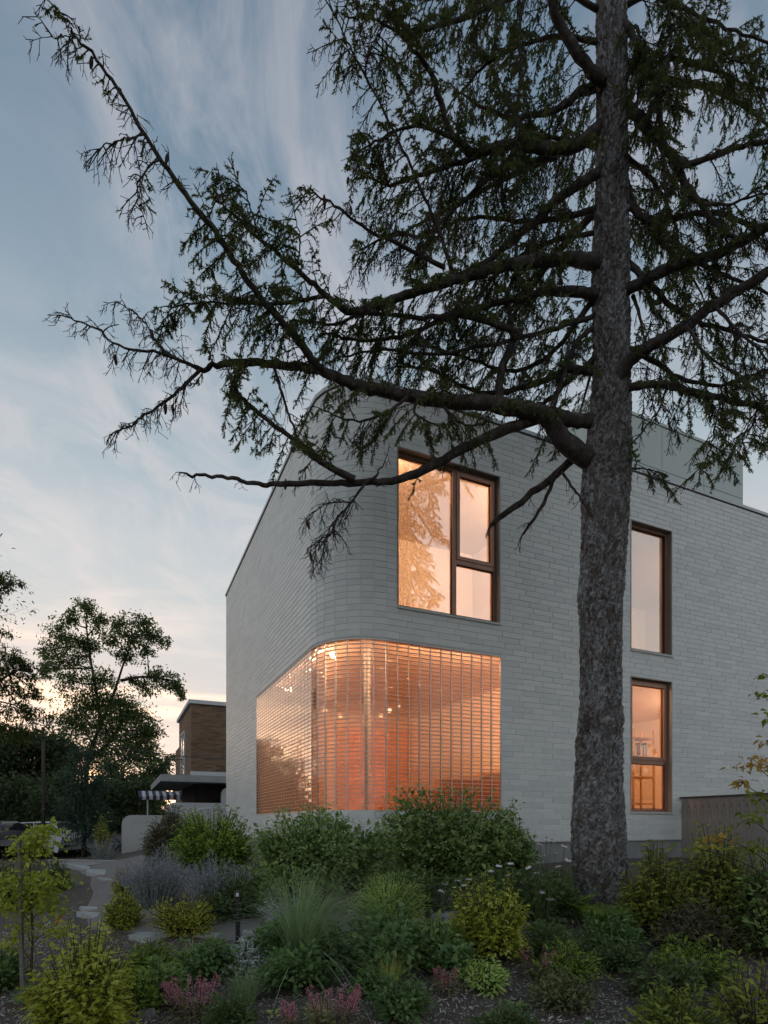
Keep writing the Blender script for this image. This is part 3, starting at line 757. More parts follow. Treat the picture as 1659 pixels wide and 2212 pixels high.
ceil_lamp(9.4, 1.0, H + 5.85, 40, 'dim ceiling lamp inside the upper room right of the spruce')
ceil_lamp(9.2, 1.0, H + 2.80, 85, 'lit ceiling lamp over the shelves in the ground-floor study')
ceil_lamp(4.95, .5, H + 2.80, 28, 'small ceiling lamp by the window of the ground-floor study')

# furniture seen through the glass
sh = empty('open_shelf', hw(6.75, 1.25, H - .05), ANG, 'light wooden open shelf behind the narrow ground-floor window', 'shelf')
for x in (-.45, .12, .7): 
    for y in (-.16, .16): G().box((x - .018, y - .018, 0), (x + .018, y + .018, 2.0)).build('post', 'light_wood', sh)
for z in (.45, 1.0, 1.42, 1.8): G().box((-.47, -.18, z), (.72, .18, z + .028)).build('shelf_board', 'light_wood', sh)
bk = random.Random(5)
for (x0, z) in ((-.40, .478), (.16, 1.448), (-.40, 1.028)):
    e_ = empty('book_row', hw(6.75 + x0, 1.25, H - .05 + z), ANG, 'books standing on the %s board of the wooden shelf' % {.478: 'lowest', 1.448: 'third', 1.028: 'second'}[z], 'books', 'books on the shelf')
    x = 0
    while x < .42:
        w = bk.uniform(.02, .045); G().box((x, -.11, .001), (x + w - .003, .06, bk.uniform(.2, .3))).build('book', bk.choice(['book_red', 'linen', 'dark_screen', 'trim_white', 'awning_dark']), e_); x += w
cb_ = empty('cabinet', hw(7.7, 2.6, H - .05), ANG, 'brown wooden cabinet inside the ground-floor study', 'cabinet')
G().box((-.5, -.25, .05), (.5, .25, 1.05)).build('carcass', 'room_wood', cb_)
for x in (-.49, .005): G().box((x, -.272, .08), (x + .485, -.25, 1.02)).build('cabinet_door', 'light_wood', cb_)
tv = empty('wall_screen', hw(8.1, 4.3, H + 1.2), ANG, 'dark teal screen on the back wall of the study', 'screen')
G().box((-1.0, -.04, -.5), (1.0, .06, .5)).build('screen_panel', 'dark_screen', tv)
G().box((-1.03, -.03, -.53), (1.03, .062, -.502)).build('bezel', 'black_metal', tv)
cu = empty('tall_cupboard', hw(2.35, 3.9, H - .05), ANG, 'tall brown cupboard standing behind the front glass blocks', 'cupboard')
G().box((-.75, -.3, 0), (.75, .3, 2.05)).build('carcass', 'room_wood', cu)
for x in (-.74, -.24, .26): G().box((x, -.322, .06), (x + .48, -.30, 2.0)).build('cupboard_door', 'room_wood', cu)
sf = empty('sofa', hw(3.0, 1.2, H - .05), ANG, 'low brown sofa under the front glass blocks', 'sofa')
G().box((-.9, -.4, .12), (.9, .4, .42)).build('seat', 'room_wood', sf); G().box((-.9, -.55, .12), (.9, -.38, .78)).build('backrest', 'room_wood', sf)
for x in (-1.02, .9): G().box((x, -.5, .1), (x + .12, .4, .6)).build('armrest', 'room_wood', sf)
for x in (-.85, .8):
    for y in (-.45, .3): G().box((x, y, 0), (x + .06, y + .06, .12)).build('leg', 'black_metal', sf)
kc = empty('wall_niche_shelf', hw(4.48, 2.2, H + 1.05), ANG, 'brightly lit cream wall niche seen at the right of the glass blocks', 'niche')
G().box((-.10, -.8, 0), (0, .8, .35)).build('niche_back', 'linen', kc); G().box((-.28, -.82, -.04), (0, .82, 0)).build('niche_board', 'light_wood', kc)
co_ = empty('column', hw(.95, .95, H - .05), 0, 'pale round column just inside the curved glass blocks', 'column')
G().tube([(0, 0, .06), (0, 0, 2.84)], .045, 16).build('shaft', 'concrete', co_); G().tube([(0, 0, 0), (0, 0, .06)], .09, 16).build('base', 'trim_white', co_)
bc = empty('narrow_bookcase', hw(2.05, 3.05, H + 2.96), ANG, 'narrow dark bookcase at the back of the orange upper room', 'bookcase')
G().box((-.17, -.12, 0), (-.15, .14, 1.75)).build('side_panel', 'room_wood', bc); G().box((.15, -.12, 0), (.17, .14, 1.75)).build('side_panel', 'room_wood', bc)
G().box((-.15, .12, 0), (.15, .138, 1.75)).build('back_panel', 'porch_dark', bc)
for z in (.02, .45, .9, 1.3, 1.72): G().box((-.15, -.12, z), (.15, .12, z + .02)).build('shelf_board', 'light_wood', bc)
for z in (.04, .47, .92, 1.32):
    x = -.14
    while x < .11:
        w = bk.uniform(.02, .04); G().box((x, -.08, z + .001), (x + w - .003, .1, z + bk.uniform(.2, .32))).build('book', bk.choice(['book_red', 'awning_dark', 'dark_screen', 'car_blue']), bc); x += w
# ================================================================== the old spruce in front of the house
TY = 6.7
tree = empty('spruce_tree', (0, 0, 0), 0, 'tall old spruce with rough grey trunk and drooping, partly bare branches', 'tree')
def catmull(P, m):
    P = np.asarray(P, float); n = len(P); E = np.vstack([2 * P[0] - P[1], P, 2 * P[-1] - P[-2]]); out = []
    for i in range(n - 1):
        a, b_, c, d = E[i], E[i + 1], E[i + 2], E[i + 3]
        for t in np.linspace(0, 1, m, endpoint=False):
            out.append(.5 * (2 * b_ + (c - a) * t + (2 * a - 5 * b_ + 4 * c - d) * t * t + (3 * b_ - a - 3 * c + d) * t ** 3))
    out.append(P[-1]); return np.array(out)
# trunk: (row, left edge, right edge)
prof = [(-900, 1300, 1335), (-500, 1296, 1342), (-200, 1292, 1348), (0, 1291, 1351), (200, 1291, 1352), (400, 1290, 1353), (560, 1280, 1357), (640, 1282, 1357), (800, 1284, 1358), (905, 1276, 1360), (985, 1264, 1361), (1060, 1258, 1357), (1120, 1260, 1355),
        (1230, 1256, 1347), (1290, 1249, 1342), (1330, 1255, 1340), (1500, 1256, 1340), (1560, 1252, 1341), (1700, 1243, 1342), (1790, 1236, 1347), (1850, 1240, 1350), (1950, 1238, 1360), (1990, 1228, 1378), (2025, 1205, 1400)]
pr_ = np.array(prof, float); NV = 640; vv = np.linspace(2025, -900, NV)
lo = np.interp(vv, pr_[:, 0], pr_[:, 1]); hi = np.interp(vv, pr_[:, 0], pr_[:, 2])
kern = np.ones(9) / 9
pad = lambda a: np.convolve(np.pad(a, 4, 'edge'), kern, 'valid')
lo, hi = pad(lo), pad(hi)
ctr = np.stack([Pt((a + c) / 2, v_, TY) for a, c, v_ in zip(lo, hi, vv)]); rad = (hi - lo) / 2 / F * TY
K = 112; th = np.arange(K) * 2 * PI / K
hgt = ctr[:, 2]
lump = np.zeros((NV, K))
rt = np.random.default_rng(11)
for _ in range(90):      # healed knots and swellings
    hz = rt.uniform(hgt[0], hgt[-1]); a0 = rt.uniform(0, 2 * PI); am = rt.uniform(.008, .03); sz = rt.uniform(.03, .08); sa = sz / .24
    da = (th[None, :] - a0 + PI) % (2 * PI) - PI; dz = hgt[:, None] - hz
    q = (dz / sz) ** 2 + (da / sa) ** 2; lump += am * (np.exp(-q) - .6 * np.exp(-q * 5))
fl = smst((H - .72 - hgt) / .45)[:, None]      # root flare
lump += fl * (.05 + .09 * np.maximum(0, np.sin(th * 4 + .6))[None, :])
# bark plates: jittered cells, raised and tilted flakes with sunk gaps
AR, RZ = 44, .055
q1 = np.broadcast_to(th[None, :] / (2 * PI) * AR, (NV, K)) + .35 * np.sin(hgt[:, None] * 17 + th[None, :] * 6); q2 = np.broadcast_to((hgt[:, None] - hgt.min()) / RZ, (NV, K)) + .35 * np.sin(th[None, :] * 13 + hgt[:, None] * 7)
nzc = int(q2.max()) + 4; jx = rt.random((AR, nzc)); jz = rt.random((AR, nzc)); jh = rt.random((AR, nzc))
i1 = np.floor(q1).astype(int); i2 = np.floor(q2).astype(int); F1 = np.full((NV, K), 9.0); F2 = np.full((NV, K), 9.0); HH = np.zeros((NV, K))
for da in (-1, 0, 1):
    for dz in (-1, 0, 1):
        ca, cz = i1 + da, np.clip(i2 + dz, 0, nzc - 1); cm_ = ca % AR
        dd = np.hypot(ca + jx[cm_, cz] - q1, (i2 + dz) + jz[cm_, cz] - q2); nw = dd < F1
        F2 = np.where(nw, F1, np.minimum(F2, dd)); HH = np.where(nw, jh[cm_, cz], HH); F1 = np.where(nw, dd, F1)
ridg = .026 * (HH * .75 + .35) * smst((F2 - F1) / .35) - .012 + rt.normal(0, .0012, (NV, K))
rr = rad[:, None] + lump + ridg
V = np.stack([ctr[:, None, 0] + rr * np.cos(th), ctr[:, None, 1] + rr * np.sin(th), np.broadcast_to(hgt[:, None], rr.shape)], -1)
i = np.arange(NV - 1)[:, None] * K; j = np.arange(K)[None, :]; j2 = (j + 1) % K
G().add(V.reshape(-1, 3), np.stack([i + j, i + j2, i + K + j2, i + K + j], -1).reshape(-1, 4)).build('trunk', 'spruce_bark', tree, False)
tk_ = [o for o in tree.children if o.name.startswith('trunk')][0]; at_ = tk_.data.attributes.new('plate', 'FLOAT', 'POINT'); at_.data.foreach_set('value', HH.astype(np.float32).ravel())

# limbs: (points (u, v), base width px, tip width px, depth at base, depth at tip, live, density)
LB = []
def limb(pts, w0, w1, y0, y1, live=1.0, dens=1.0, foli=True, sub=1.0): LB.append((pts, w0, w1, y0, y1, live, dens, foli, sub))
# low limbs on the left
limb([(1300, 990), (1262, 985), (1215, 950), (1185, 905), (1150, 890), (1060, 873), (980, 868), (880, 855), (800, 838), (740, 820), (690, 800), (620, 790), (540, 782), (470, 790), (432, 799)], 52, 11, 6.7, 6.0, .55, .8)
limb([(432, 799), (380, 775), (330, 760), (269, 752), (203, 709), (137, 683)], 9, 3, 6.0, 5.7, 0.0, 2.0)
limb([(432, 799), (386, 843), (330, 884), (290, 912), (254, 935)], 9, 3, 6.0, 5.6, 0.0, 2.6)
limb([(427, 795), (356, 757), (315, 701), (290, 672), (249, 653)], 5, 2, 6.0, 6.2, 0.0, 2.0)
limb([(1295, 912), (1240, 908), (1195, 898)], 28, 34, 6.7, 6.62, .1, .3)
limb([(1195, 893), (1132, 915), (1050, 944), (973, 985), (903, 1020), (846, 1039), (795, 1041), (719, 1044), (605, 1046), (560, 1046), (500, 1035), (450, 1028), (405, 1023)], 30, 6, 6.62, 5.9, .05, .25)
limb([(766, 1036), (716, 1011), (675, 986), (633, 948), (571, 903), (520, 858), (498, 825)], 18, 7, 6.15, 5.9, .85, 1.7)
limb([(787, 1046), (758, 1086), (725, 1123), (708, 1152), (698, 1200)], 7, 2, 6.15, 6.0, 0.0, 2.2)
limb([(758, 1086), (720, 1085), (690, 1098), (672, 1120)], 4, 2, 6.1, 6.0, 0.0, 2.4)
limb([(725, 1123), (718, 1150), (690, 1170), (678, 1215)], 4, 2, 6.1, 6.0, 0.0, 2.4)
limb([(800, 1038), (815, 1025), (828, 1005)], 8, 3, 6.15, 6.1, 0.0, .3)
limb([(1268, 970), (1240, 989), (1177, 1046), (1113, 1093), (1061, 1134)], 22, 12, 6.7, 7.2, 0.0, .25)
limb([(1225, 1004), (1202, 1027), (1164, 1103), (1129, 1154)], 12, 6, 6.75, 7.1, 0.0, .7)
limb([(1214, 1020), (1240, 1055), (1262, 1090)], 7, 4, 6.8, 6.6, 0.0, .6)
limb([(880, 858), (850, 880), (800, 905), (740, 905), (690, 880)], 9, 3, 6.2, 6.0, .95, 1.9)
limb([(950, 868), (985, 905), (1020, 920), (1060, 905)], 10, 3, 6.3, 6.1, .9, 1.8)
limb([(905, 860), (895, 890), (930, 915), (965, 925)], 9, 3, 6.3, 6.1, .9, 1.8)
limb([(590, 790), (610, 850), (625, 900), (640, 945)], 7, 5, 6.0, 6.0, .3, 1.2)
limb([(540, 784), (505, 815), (500, 850)], 7, 4, 6.0, 5.9, .9, 2.0)
# the long bough rising to the upper left
limb([(720, 815), (691, 797), (660, 757), (625, 711), (574, 655), (533, 604), (483, 528), (437, 467)], 20, 13, 6.05, 5.2, .8, 2.4, True, .8)
limb([(437, 467), (376, 386), (315, 295), (264, 208), (208, 127), (168, 81), (140, 45), (112, 15)], 13, 3, 5.2, 4.5, .22, 2.2, True, .6)
limb([(312, 290), (280, 300), (240, 308), (205, 320)], 5, 2, 4.95, 4.8, 0, 2.2)
limb([(168, 81), (135, 80), (100, 79)], 3, 1.5, 4.6, 4.5, 0, 2.2)
limb([(345, 345), (312, 370), (295, 420), (310, 470)], 5, 2, 5.0, 4.9, .15, 2.0)
# mid limbs left
limb([(1300, 572), (1278, 566), (1240, 560), (1145, 566), (1081, 576), (986, 604), (891, 633), (814, 658), (751, 671), (691, 625), (640, 580), (560, 515), (500, 460), (460, 425)], 38, 4, 6.7, 5.5, .9, 2.0)
limb([(560, 515), (545, 460), (530, 415), (518, 400)], 5, 2, 5.65, 5.5, 1, 2.2)
limb([(640, 580), (650, 520), (640, 470)], 5, 2, 5.8, 5.6, 1, 2.2)
limb([(700, 640), (600, 655), (500, 655), (430, 655), (360, 668)], 9, 3, 5.95, 5.4, .95, 2.3)
limb([(1300, 640), (1278, 636), (1240, 630), (1177, 630), (1126, 642), (1050, 660), (960, 690), (880, 720), (800, 735), (700, 720)], 28, 5, 6.7, 6.2, .8, 2.0)
limb([(1078, 868), (1082, 810), (1105, 740), (1123, 722)], 20, 17, 6.55, 6.5, .1, .5)
limb([(1123, 722), (1050, 693), (986, 680), (891, 687), (795, 677), (720, 700), (640, 690)], 16, 4, 6.5, 6.0, .7, 2.0)
limb([(1110, 735), (1097, 645), (1113, 582), (1110, 500), (1085, 420), (1090, 330)], 14, 5, 6.5, 6.3, .7, 1.6)
limb([(1300, 806), (1288, 804), (1227, 798), (1177, 823), (1132, 836), (1062, 849), (1000, 835), (930, 800), (860, 790)], 22, 5, 6.7, 6.9, .55, 1.6)
limb([(1290, 770), (1228, 823), (1189, 861), (1150, 880)], 16, 9, 6.7, 6.9, .3, 1.2)
limb([(1290, 700), (1240, 747), (1215, 823), (1195, 890)], 14, 6, 6.7, 6.5, .4, 1.4)
limb([(1285, 640), (1250, 690), (1208, 747), (1150, 790), (1090, 800), (1000, 770), (900, 745)], 15, 5, 6.7, 6.9, .7, 1.8)
limb([(1290, 680), (1180, 715), (1060, 745), (940, 765), (830, 755), (740, 770)], 12, 4, 6.7, 6.3, .7, 1.8)
# upper left
limb([(1300, 178), (1294, 171), (1240, 108), (1196, 19), (1180, -60)], 30, 18, 6.7, 6.2, .6, 1.3)
limb([(1300, 182), (1250, 200), (1215, 229), (1150, 250), (1080, 250), (1010, 210)], 24, 5, 6.7, 6.4, .8, 2.0)
limb([(1305, 265), (1240, 318), (1170, 320), (1100, 311), (1024, 330), (973, 286), (954, 229), (929, 152), (891, 108), (859, 57), (845, -20)], 30, 5, 6.7, 5.6, .9, 2.0)
limb([(1024, 330), (960, 290), (884, 273), (820, 300), (760, 345)], 12, 3, 6.2, 5.7, .9, 2.1)
limb([(1100, 311), (1000, 350), (900, 380), (840, 400), (790, 380)], 14, 4, 6.45, 6.0, .95, 2.2)
limb([(1110, -10), (1037, 25), (986, 44), (922, 64), (872, 70), (800, 40), (740, 30)], 15, 3, 6.3, 5.4, .9, 2.1)
limb([(980, 598), (948, 496), (910, 413), (878, 337), (846, 273), (776, 140), (745, 76), (713, 13)], 10, 3, 6.2, 5.3, .35, 1.5)
limb([(800, 190), (790, 150), (810, 80), (850, 20)], 6, 2, 5.6, 5.4, 1, 2.2)
limb([(961, 578), (859, 527), (795, 496), (732, 451), (687, 423), (643, 423)], 10, 3, 6.3, 5.6, .08, 2.2)
limb([(1300, 372), (1278, 381), (1202, 432), (1164, 470), (1100, 527), (1050, 565), (980, 600)], 26, 12, 6.7, 6.4, .7, 1.7)
limb([(1200, 340), (1094, 362), (1024, 413), (961, 470), (910, 508), (840, 510), (780, 540)], 14, 4, 6.6, 6.0, .8, 1.9)
limb([(1290, 450), (1220, 470), (1130, 480), (1040, 470), (960, 490), (890, 560)], 14, 4, 6.7, 6.9, .9, 2.0)
limb([(1290, 90), (1200, 80), (1100, 110), (1030, 160), (980, 220)], 12, 4, 6.7, 6.9, .9, 2.0)
limb([(1290, 20), (1220, -20), (1140, -60), (1060, -50), (980, -20), (920, 0)], 13, 4, 6.7, 6.1, .9, 2.0)
limb([(1295, 320), (1220, 300), (1150, 290), (1080, 200), (1060, 130)], 12, 4, 6.7, 7.0, .95, 2.0)
limb([(1295, 500), (1200, 520), (1110, 560), (1030, 640), (980, 700)], 12, 4, 6.7, 7.1, .85, 1.9)
limb([(1130, 5), (1120, 80), (1125, 160), (1115, 260), (1120, 340)], 9, 5, 6.4, 6.3, .9, 1.9)
# right
limb([(1340, 55), (1361, 63), (1412, 165), (1431, 318), (1440, 420)], 20, 8, 6.7, 6.1, .8, 1.8)
limb([(1345, 225), (1361, 235), (1405, 286), (1443, 330), (1482, 394), (1520, 445), (1560, 500), (1600, 520)], 28, 8, 6.7, 5.9, .7, 1.8)
limb([(1469, 362), (1526, 343), (1596, 318), (1659, 308), (1760, 290)], 13, 9, 6.2, 5.8, .5, 1.6)
limb([(1335, 438), (1355, 440), (1393, 470), (1456, 470), (1540, 460), (1640, 490), (1740, 470)], 20, 8, 6.7, 6.3, .7, 1.8)
limb([(1393, 470), (1443, 515), (1500, 560), (1580, 600), (1680, 640)], 14, 6, 6.6, 6.1, .7, 1.8)
limb([(1335, 632), (1355, 626), (1399, 601), (1463, 572), (1545, 550), (1609, 518), (1700, 470), (1800, 440)], 30, 18, 6.7, 5.9, .6, 1.4)
limb([(1340, 560), (1361, 569), (1405, 614), (1463, 671), (1520, 700), (1600, 720), (1700, 760)], 18, 6, 6.7, 6.3, .7, 1.7)
limb([(1315, 835), (1329, 823), (1367, 773), (1418, 741), (1482, 703), (1545, 658), (1596, 626), (1659, 588), (1780, 530)], 34, 20, 6.7, 5.9, .5, 1.2)
limb([(1335, 745), (1361, 753), (1418, 785), (1482, 823), (1560, 830), (1650, 800)], 16, 6, 6.7, 6.4, .7, 1.7)
limb([(1335, 842), (1361, 836), (1418, 830), (1482, 842), (1558, 861), (1659, 884), (1760, 930)], 20, 11, 6.7, 6.0, .75, 1.9)
limb([(1367, 639), (1385, 690), (1393, 741)], 9, 4, 6.6, 6.4, 0, 1.0)
limb([(1340, 150), (1390, 120), (1470, 130), (1560, 160), (1660, 200)], 14, 5, 6.7, 6.2, .95, 2.1)
limb([(1340, 20), (1400, -10), (1480, 20), (1570, 60), (1670, 90)], 14, 5, 6.7, 6.0, .95, 2.1)
limb([(1340, 330), (1400, 380), (1450, 460), (1470, 560), (1480, 640)], 12, 4, 6.7, 6.9, .9, 1.9)
limb([(1345, 90), (1377, 60), (1380, 140), (1376, 230), (1370, 300)], 9, 5, 6.7, 6.4, .7, 1.6)
limb([(1437, -20), (1450, 64), (1440, 160), (1450, 240)], 8, 4, 6.3, 6.1, .95, 2.0)
limb([(1500, 40), (1540, 100), (1590, 130), (1650, 140)], 7, 3, 6.0, 5.7, 1, 2.2)
limb([(1520, 440), (1580, 440), (1640, 420), (1720, 430)], 8, 3, 5.95, 5.7, .8, 2.0)
limb([(1545, 660), (1600, 720), (1650, 770), (1700, 850)], 8, 4, 6.0, 5.8, .6, 1.7)
limb([(1482, 705), (1520, 760), (1580, 800), (1640, 860)], 8, 3, 6.1, 5.9, .6, 1.7)
limb([(1558, 862), (1545, 920), (1530, 980), (1510, 1020)], 6, 2, 6.05, 5.95, .9, 1.9)
limb([(1440, 835), (1425, 880), (1390, 930), (1362, 960)], 6, 3, 6.4, 6.5, .3, 1.0)
limb([(1355, 1012), (1385, 1012), (1412, 1016), (1432, 1032)], 5, 2, 6.7, 6.5, .5, 1.8)
limb([(1640, 870), (1620, 930), (1600, 960)], 5, 2, 6.05, 5.9, .8, 1.8)
# boughs on the far side and above the frame keep the crown whole
for k_, (v_, az_, ln) in enumerate([(120, 20, 2.6), (60, 75, 2.8), (300, 60, 2.8), (420, 110, 3.0), (540, 80, 2.8), (250, 130, 2.6), (-150, 200, 2.4), (-180, 320, 2.4), (-330, 230, 2.0), (-320, 20, 2.0), (-380, 120, 2.0), (-450, 290, 1.8), (-520, 190, 1.7)]):
    z_ = Pt(0, v_, TY)[2]; a_ = math.radians(az_); LB.append(('w', z_, a_, ln))

twig_p = []; twig_r = []
twl = []        # needle-bearing twiglets (p0, p1)
bare = []       # bare twiglets (p0, p1, width)
r3 = np.random.default_rng(23)
def add_sub(p, d, ln, rad0, live, spacing):
    """a side branchlet that droops, carrying hanging twiglets"""
    n = 6; pts = [p]; dd = d / np.linalg.norm(d)
    for i_ in range(n - 1):
        dd = dd + np.array([r3.normal(0, .10), r3.normal(0, .10), -.13 + r3.normal(0, .07)]); dd /= np.linalg.norm(dd)
        pts.append(pts[-1] + dd * ln / (n - 1))
    pts = np.array(pts); twig_p.append(pts); twig_r.append(np.linspace(rad0, .0022, n))
    m = max(3, int(ln / spacing))
    isl = r3.random() < live
    for q in range(m):
        f = .12 + .88 * (q + r3.random()) / m; x = f * (n - 1); i0 = min(n - 2, int(x)); c = pts[i0] + (pts[i0 + 1] - pts[i0]) * (x - i0)
        ax = nrmz(pts[i0 + 1] - pts[i0]); side = np.cross(ax, (0, 0, 1)); side = side / (np.linalg.norm(side) + 1e-6) * (1 if q % 2 else -1)
        v = ax * r3.uniform(.25, .9) + side * r3.uniform(.1, .9) + np.array([0, 0, r3.uniform(-1.5, -.1)]); v /= np.linalg.norm(v)
        l_ = r3.uniform(.05, .13) * (1.15 - .4 * f)
        if isl and r3.random() < .9:
            e1 = c + v * l_; twl.append((c, e1))
            if r3.random() < .45:
                v2 = nrmz(v + r3.normal(0, .5, 3)); twl.append((c + v * l_ * .45, c + v * l_ * .45 + v2 * l_ * .75))
        else:
            e1 = c + v * l_ * 1.1; bare.append((c, e1, .0032))
            for _ in range(2):
                v2 = nrmz(v + r3.normal(0, .65, 3)); s_ = c + (e1 - c) * r3.uniform(.3, 1); bare.append((s_, s_ + v2 * l_ * .6, .0026))
    if isl: twl.append((pts[-2], pts[-1] + (pts[-1] - pts[-2]) * .6))
cones = []
for li, ldef in enumerate(LB):
    if ldef[0] == 'w':
        _, z_, a_, ln = ldef; n = 6
        b0 = np.array([Pt(1321, 400, TY)[0], TY, z_]); dd = np.array([math.cos(a_), math.sin(a_), .15]); pts = [b0]
        for i_ in range(n): dd = nrmz(dd + np.array([r3.normal(0, .08), r3.normal(0, .08), -.05])); pts.append(pts[-1] + dd * ln / n)
        P3 = catmull(pts, 4); R3 = np.linspace(.05, .012, len(P3)); live, dens, sub = .9, 1.5, 1.0
    else:
        pts, w0, w1, y0, y1, live, dens, foli, sub = ldef
        n = len(pts); q = np.linspace(0, 1, n); yy = y0 + (y1 - y0) * q ** .85
        P3 = catmull([Pt(u, v, y) for (u, v), y in zip(pts, yy)], 5)
        wid = w0 + (w1 - w0) * np.linspace(0, 1, len(P3)) ** .75; yv = np.interp(np.linspace(0, 1, len(P3)), q, yy)
        R3 = .93 * wid / 2 / F * yv * r3.uniform(.93, 1.07, len(P3))
        wob = r3.normal(0, .010, P3.shape); wob[0] = 0; P3 = P3 + wob * np.linspace(.3, 1, len(P3))[:, None]
    G().tube(P3, R3, 8).build('limb', 'limb_bark', tree, True)
    seg = np.linalg.norm(np.diff(P3, axis=0), axis=1); cum = np.concatenate([[0], np.cumsum(seg)]); Ltot = cum[-1]
    nsub = int(Ltot / .125 * dens * 1.15)
    for k_ in range(nsub):
        s_ = Ltot * (.10 + .90 * (k_ + r3.random()) / max(1, nsub)); i0 = min(len(P3) - 2, int(np.searchsorted(cum, s_) - 1)); i0 = max(0, i0)
        p = P3[i0] + (P3[i0 + 1] - P3[i0]) * (s_ - cum[i0]) / seg[i0]; ax = nrmz(P3[i0 + 1] - P3[i0])
        side = np.cross(ax, (0, 0, 1)); side = side / (np.linalg.norm(side) + 1e-6)
        upv = np.cross(side, ax)
        an = r3.choice([0, PI]) + r3.normal(0, .55) - .15
        d = ax * r3.uniform(.2, .9) + side * math.cos(an) * 1.0 + upv * math.sin(an) * .6 + np.array([0, 0, -.12])
        fr = s_ / Ltot
        ln = (r3.uniform(.20, .68) * (1.0 - .45 * fr) + .05) * sub * (1.0 if live > .3 else .46)
        add_sub(p, d, ln, .006 + .002 * r3.random(), live, (.027 if live > .3 else .045))
        if r3.random() < (.05 if live < .3 else .018): cones.append(p + nrmz(d) * ln * .6 + np.array([0, 0, -.03]))
    add_sub(P3[-1], nrmz(P3[-1] - P3[-2]), .14 * sub, R3[-1], live, .03)
# twigs: all bare branchlets in one piece
tg = G()
for p, r_ in zip(twig_p, twig_r): V, Fc = tube(p, r_, 3); tg.add(V, Fc)
A = np.array([x[0] for x in bare]); B = np.array([x[1] for x in bare]); Wd = np.array([x[2] for x in bare])
ax = nrmz(B - A); sd = nrmz(np.cross(ax, r3.normal(0, 1, A.shape)))
sd2 = np.cross(ax, sd)
c1, c2, c3 = sd, -.5 * sd + .87 * sd2, -.5 * sd - .87 * sd2
Vb = np.stack([A + c1 * Wd[:, None], A + c2 * Wd[:, None], A + c3 * Wd[:, None], B + c1 * Wd[:, None] * .8, B + c2 * Wd[:, None] * .8, B + c3 * Wd[:, None] * .8], 1)
o6 = np.arange(len(A))[:, None, None] * 6
tg.add(Vb.reshape(-1, 3), (o6 + np.array([[0, 1, 4, 3], [1, 2, 5, 4], [2, 0, 3, 5]])[None]).reshape(-1, 4))
tg.build('twigs', 'twig_bark', tree, kind='stuff')
# needles
A = np.array([x[0] for x in twl]); B = np.array([x[1] for x in twl]); NT = len(A); NN = 17
ax = nrmz(B - A); ln = np.linalg.norm(B - A, axis=1)
f = (np.arange(NN) + r3.random((NT, NN))) / NN
base_ = A[:, None, :] + (B - A)[:, None, :] * f[:, :, None]
rd = r3.normal(0, 1, (NT, NN, 3)); rd -= ax[:, None, :] * (rd * ax[:, None, :]).sum(-1, keepdims=True); rd = nrmz(rd)
dr = nrmz(ax[:, None, :] * r3.uniform(.35, .95, (NT, NN, 1)) + rd * .85)
nl = r3.uniform(.017, .030, (NT, NN, 1)); sd = nrmz(np.cross(dr, r3.normal(0, 1, (NT, NN, 3)))) * .0050
tip = base_ + dr * nl
Vn = np.stack([base_ - sd, base_ + sd, tip], 2).reshape(-1, 3)
ng = G().add(Vn, np.arange(len(Vn)).reshape(-1, 3))
sd = nrmz(np.cross(ax, r3.normal(0, 1, A.shape))) * .0042; sd2 = np.cross(ax, sd)
Vs = np.stack([A - sd, A + sd, B, A - sd2, A + sd2, B], 1).reshape(-1, 3); ng.add(Vs, np.arange(len(Vs)).reshape(-1, 3))
ng.build('needles', 'needles', tree, kind='stuff')
print('spruce twiglets', NT, 'bare', len(bare), 'subs', len(twig_p), 'cones', len(cones))
cm = sphere_g(.016, 8, 9, 3.4).mesh('cone'); cm.materials.append(MATS['cone_brown'])
for c in cones[:70]:
    o = bpy.data.objects.new('cone', cm); COL.objects.link(o); o.parent = tree; o.location = c; o.rotation_euler = (r3.normal(0, .15), r3.normal(0, .15), 0)
# moss on some sprays
# ================================================================== garden plants
rp = np.random.default_rng(41)
def on_ground(u, v):
    """point of the ground seen at photo column u, row v"""
    Ys = np.arange(2.0, 60, .01); Xs = (u - U0) / F * Ys
    i = int(np.argmax(H - (v - V0) / F * Ys <= ground(Xs, Ys)))
    return np.array([Xs[i], Ys[i], gz(Xs[i], Ys[i])])
def leaves(Gm, P, D, Nv, Ln, Wd, fold=.18, droop=.25):
    """leaf blades: 5 vertices, 4 triangles, creased along the midrib"""
    P = np.asarray(P, float); D = nrmz(np.asarray(D, float)); n = len(P)
    Ln = np.broadcast_to(Ln, (n,))[:, None]; Wd = np.broadcast_to(Wd, (n,))[:, None]
    S = nrmz(np.cross(D, Nv)); Nn = nrmz(np.cross(S, D))
    m = P + D * Ln * .45
    l = m + S * Wd * .5 + Nn * Wd * fold; r_ = m - S * Wd * .5 + Nn * Wd * fold
    t = P + D * Ln - Nn * Ln * droop
    V = np.stack([P, l, m, r_, t], 1).reshape(-1, 3); o = np.arange(n)[:, None, None] * 5
    Gm.add(V, (o + np.array([[0, 2, 1], [0, 3, 2], [1, 2, 4], [2, 3, 4]])[None]).reshape(-1, 3))
def rand_normals(n, up=1.0): return nrmz(rp.normal(0, .5, (n, 3)) + np.array([0, 0, up]))
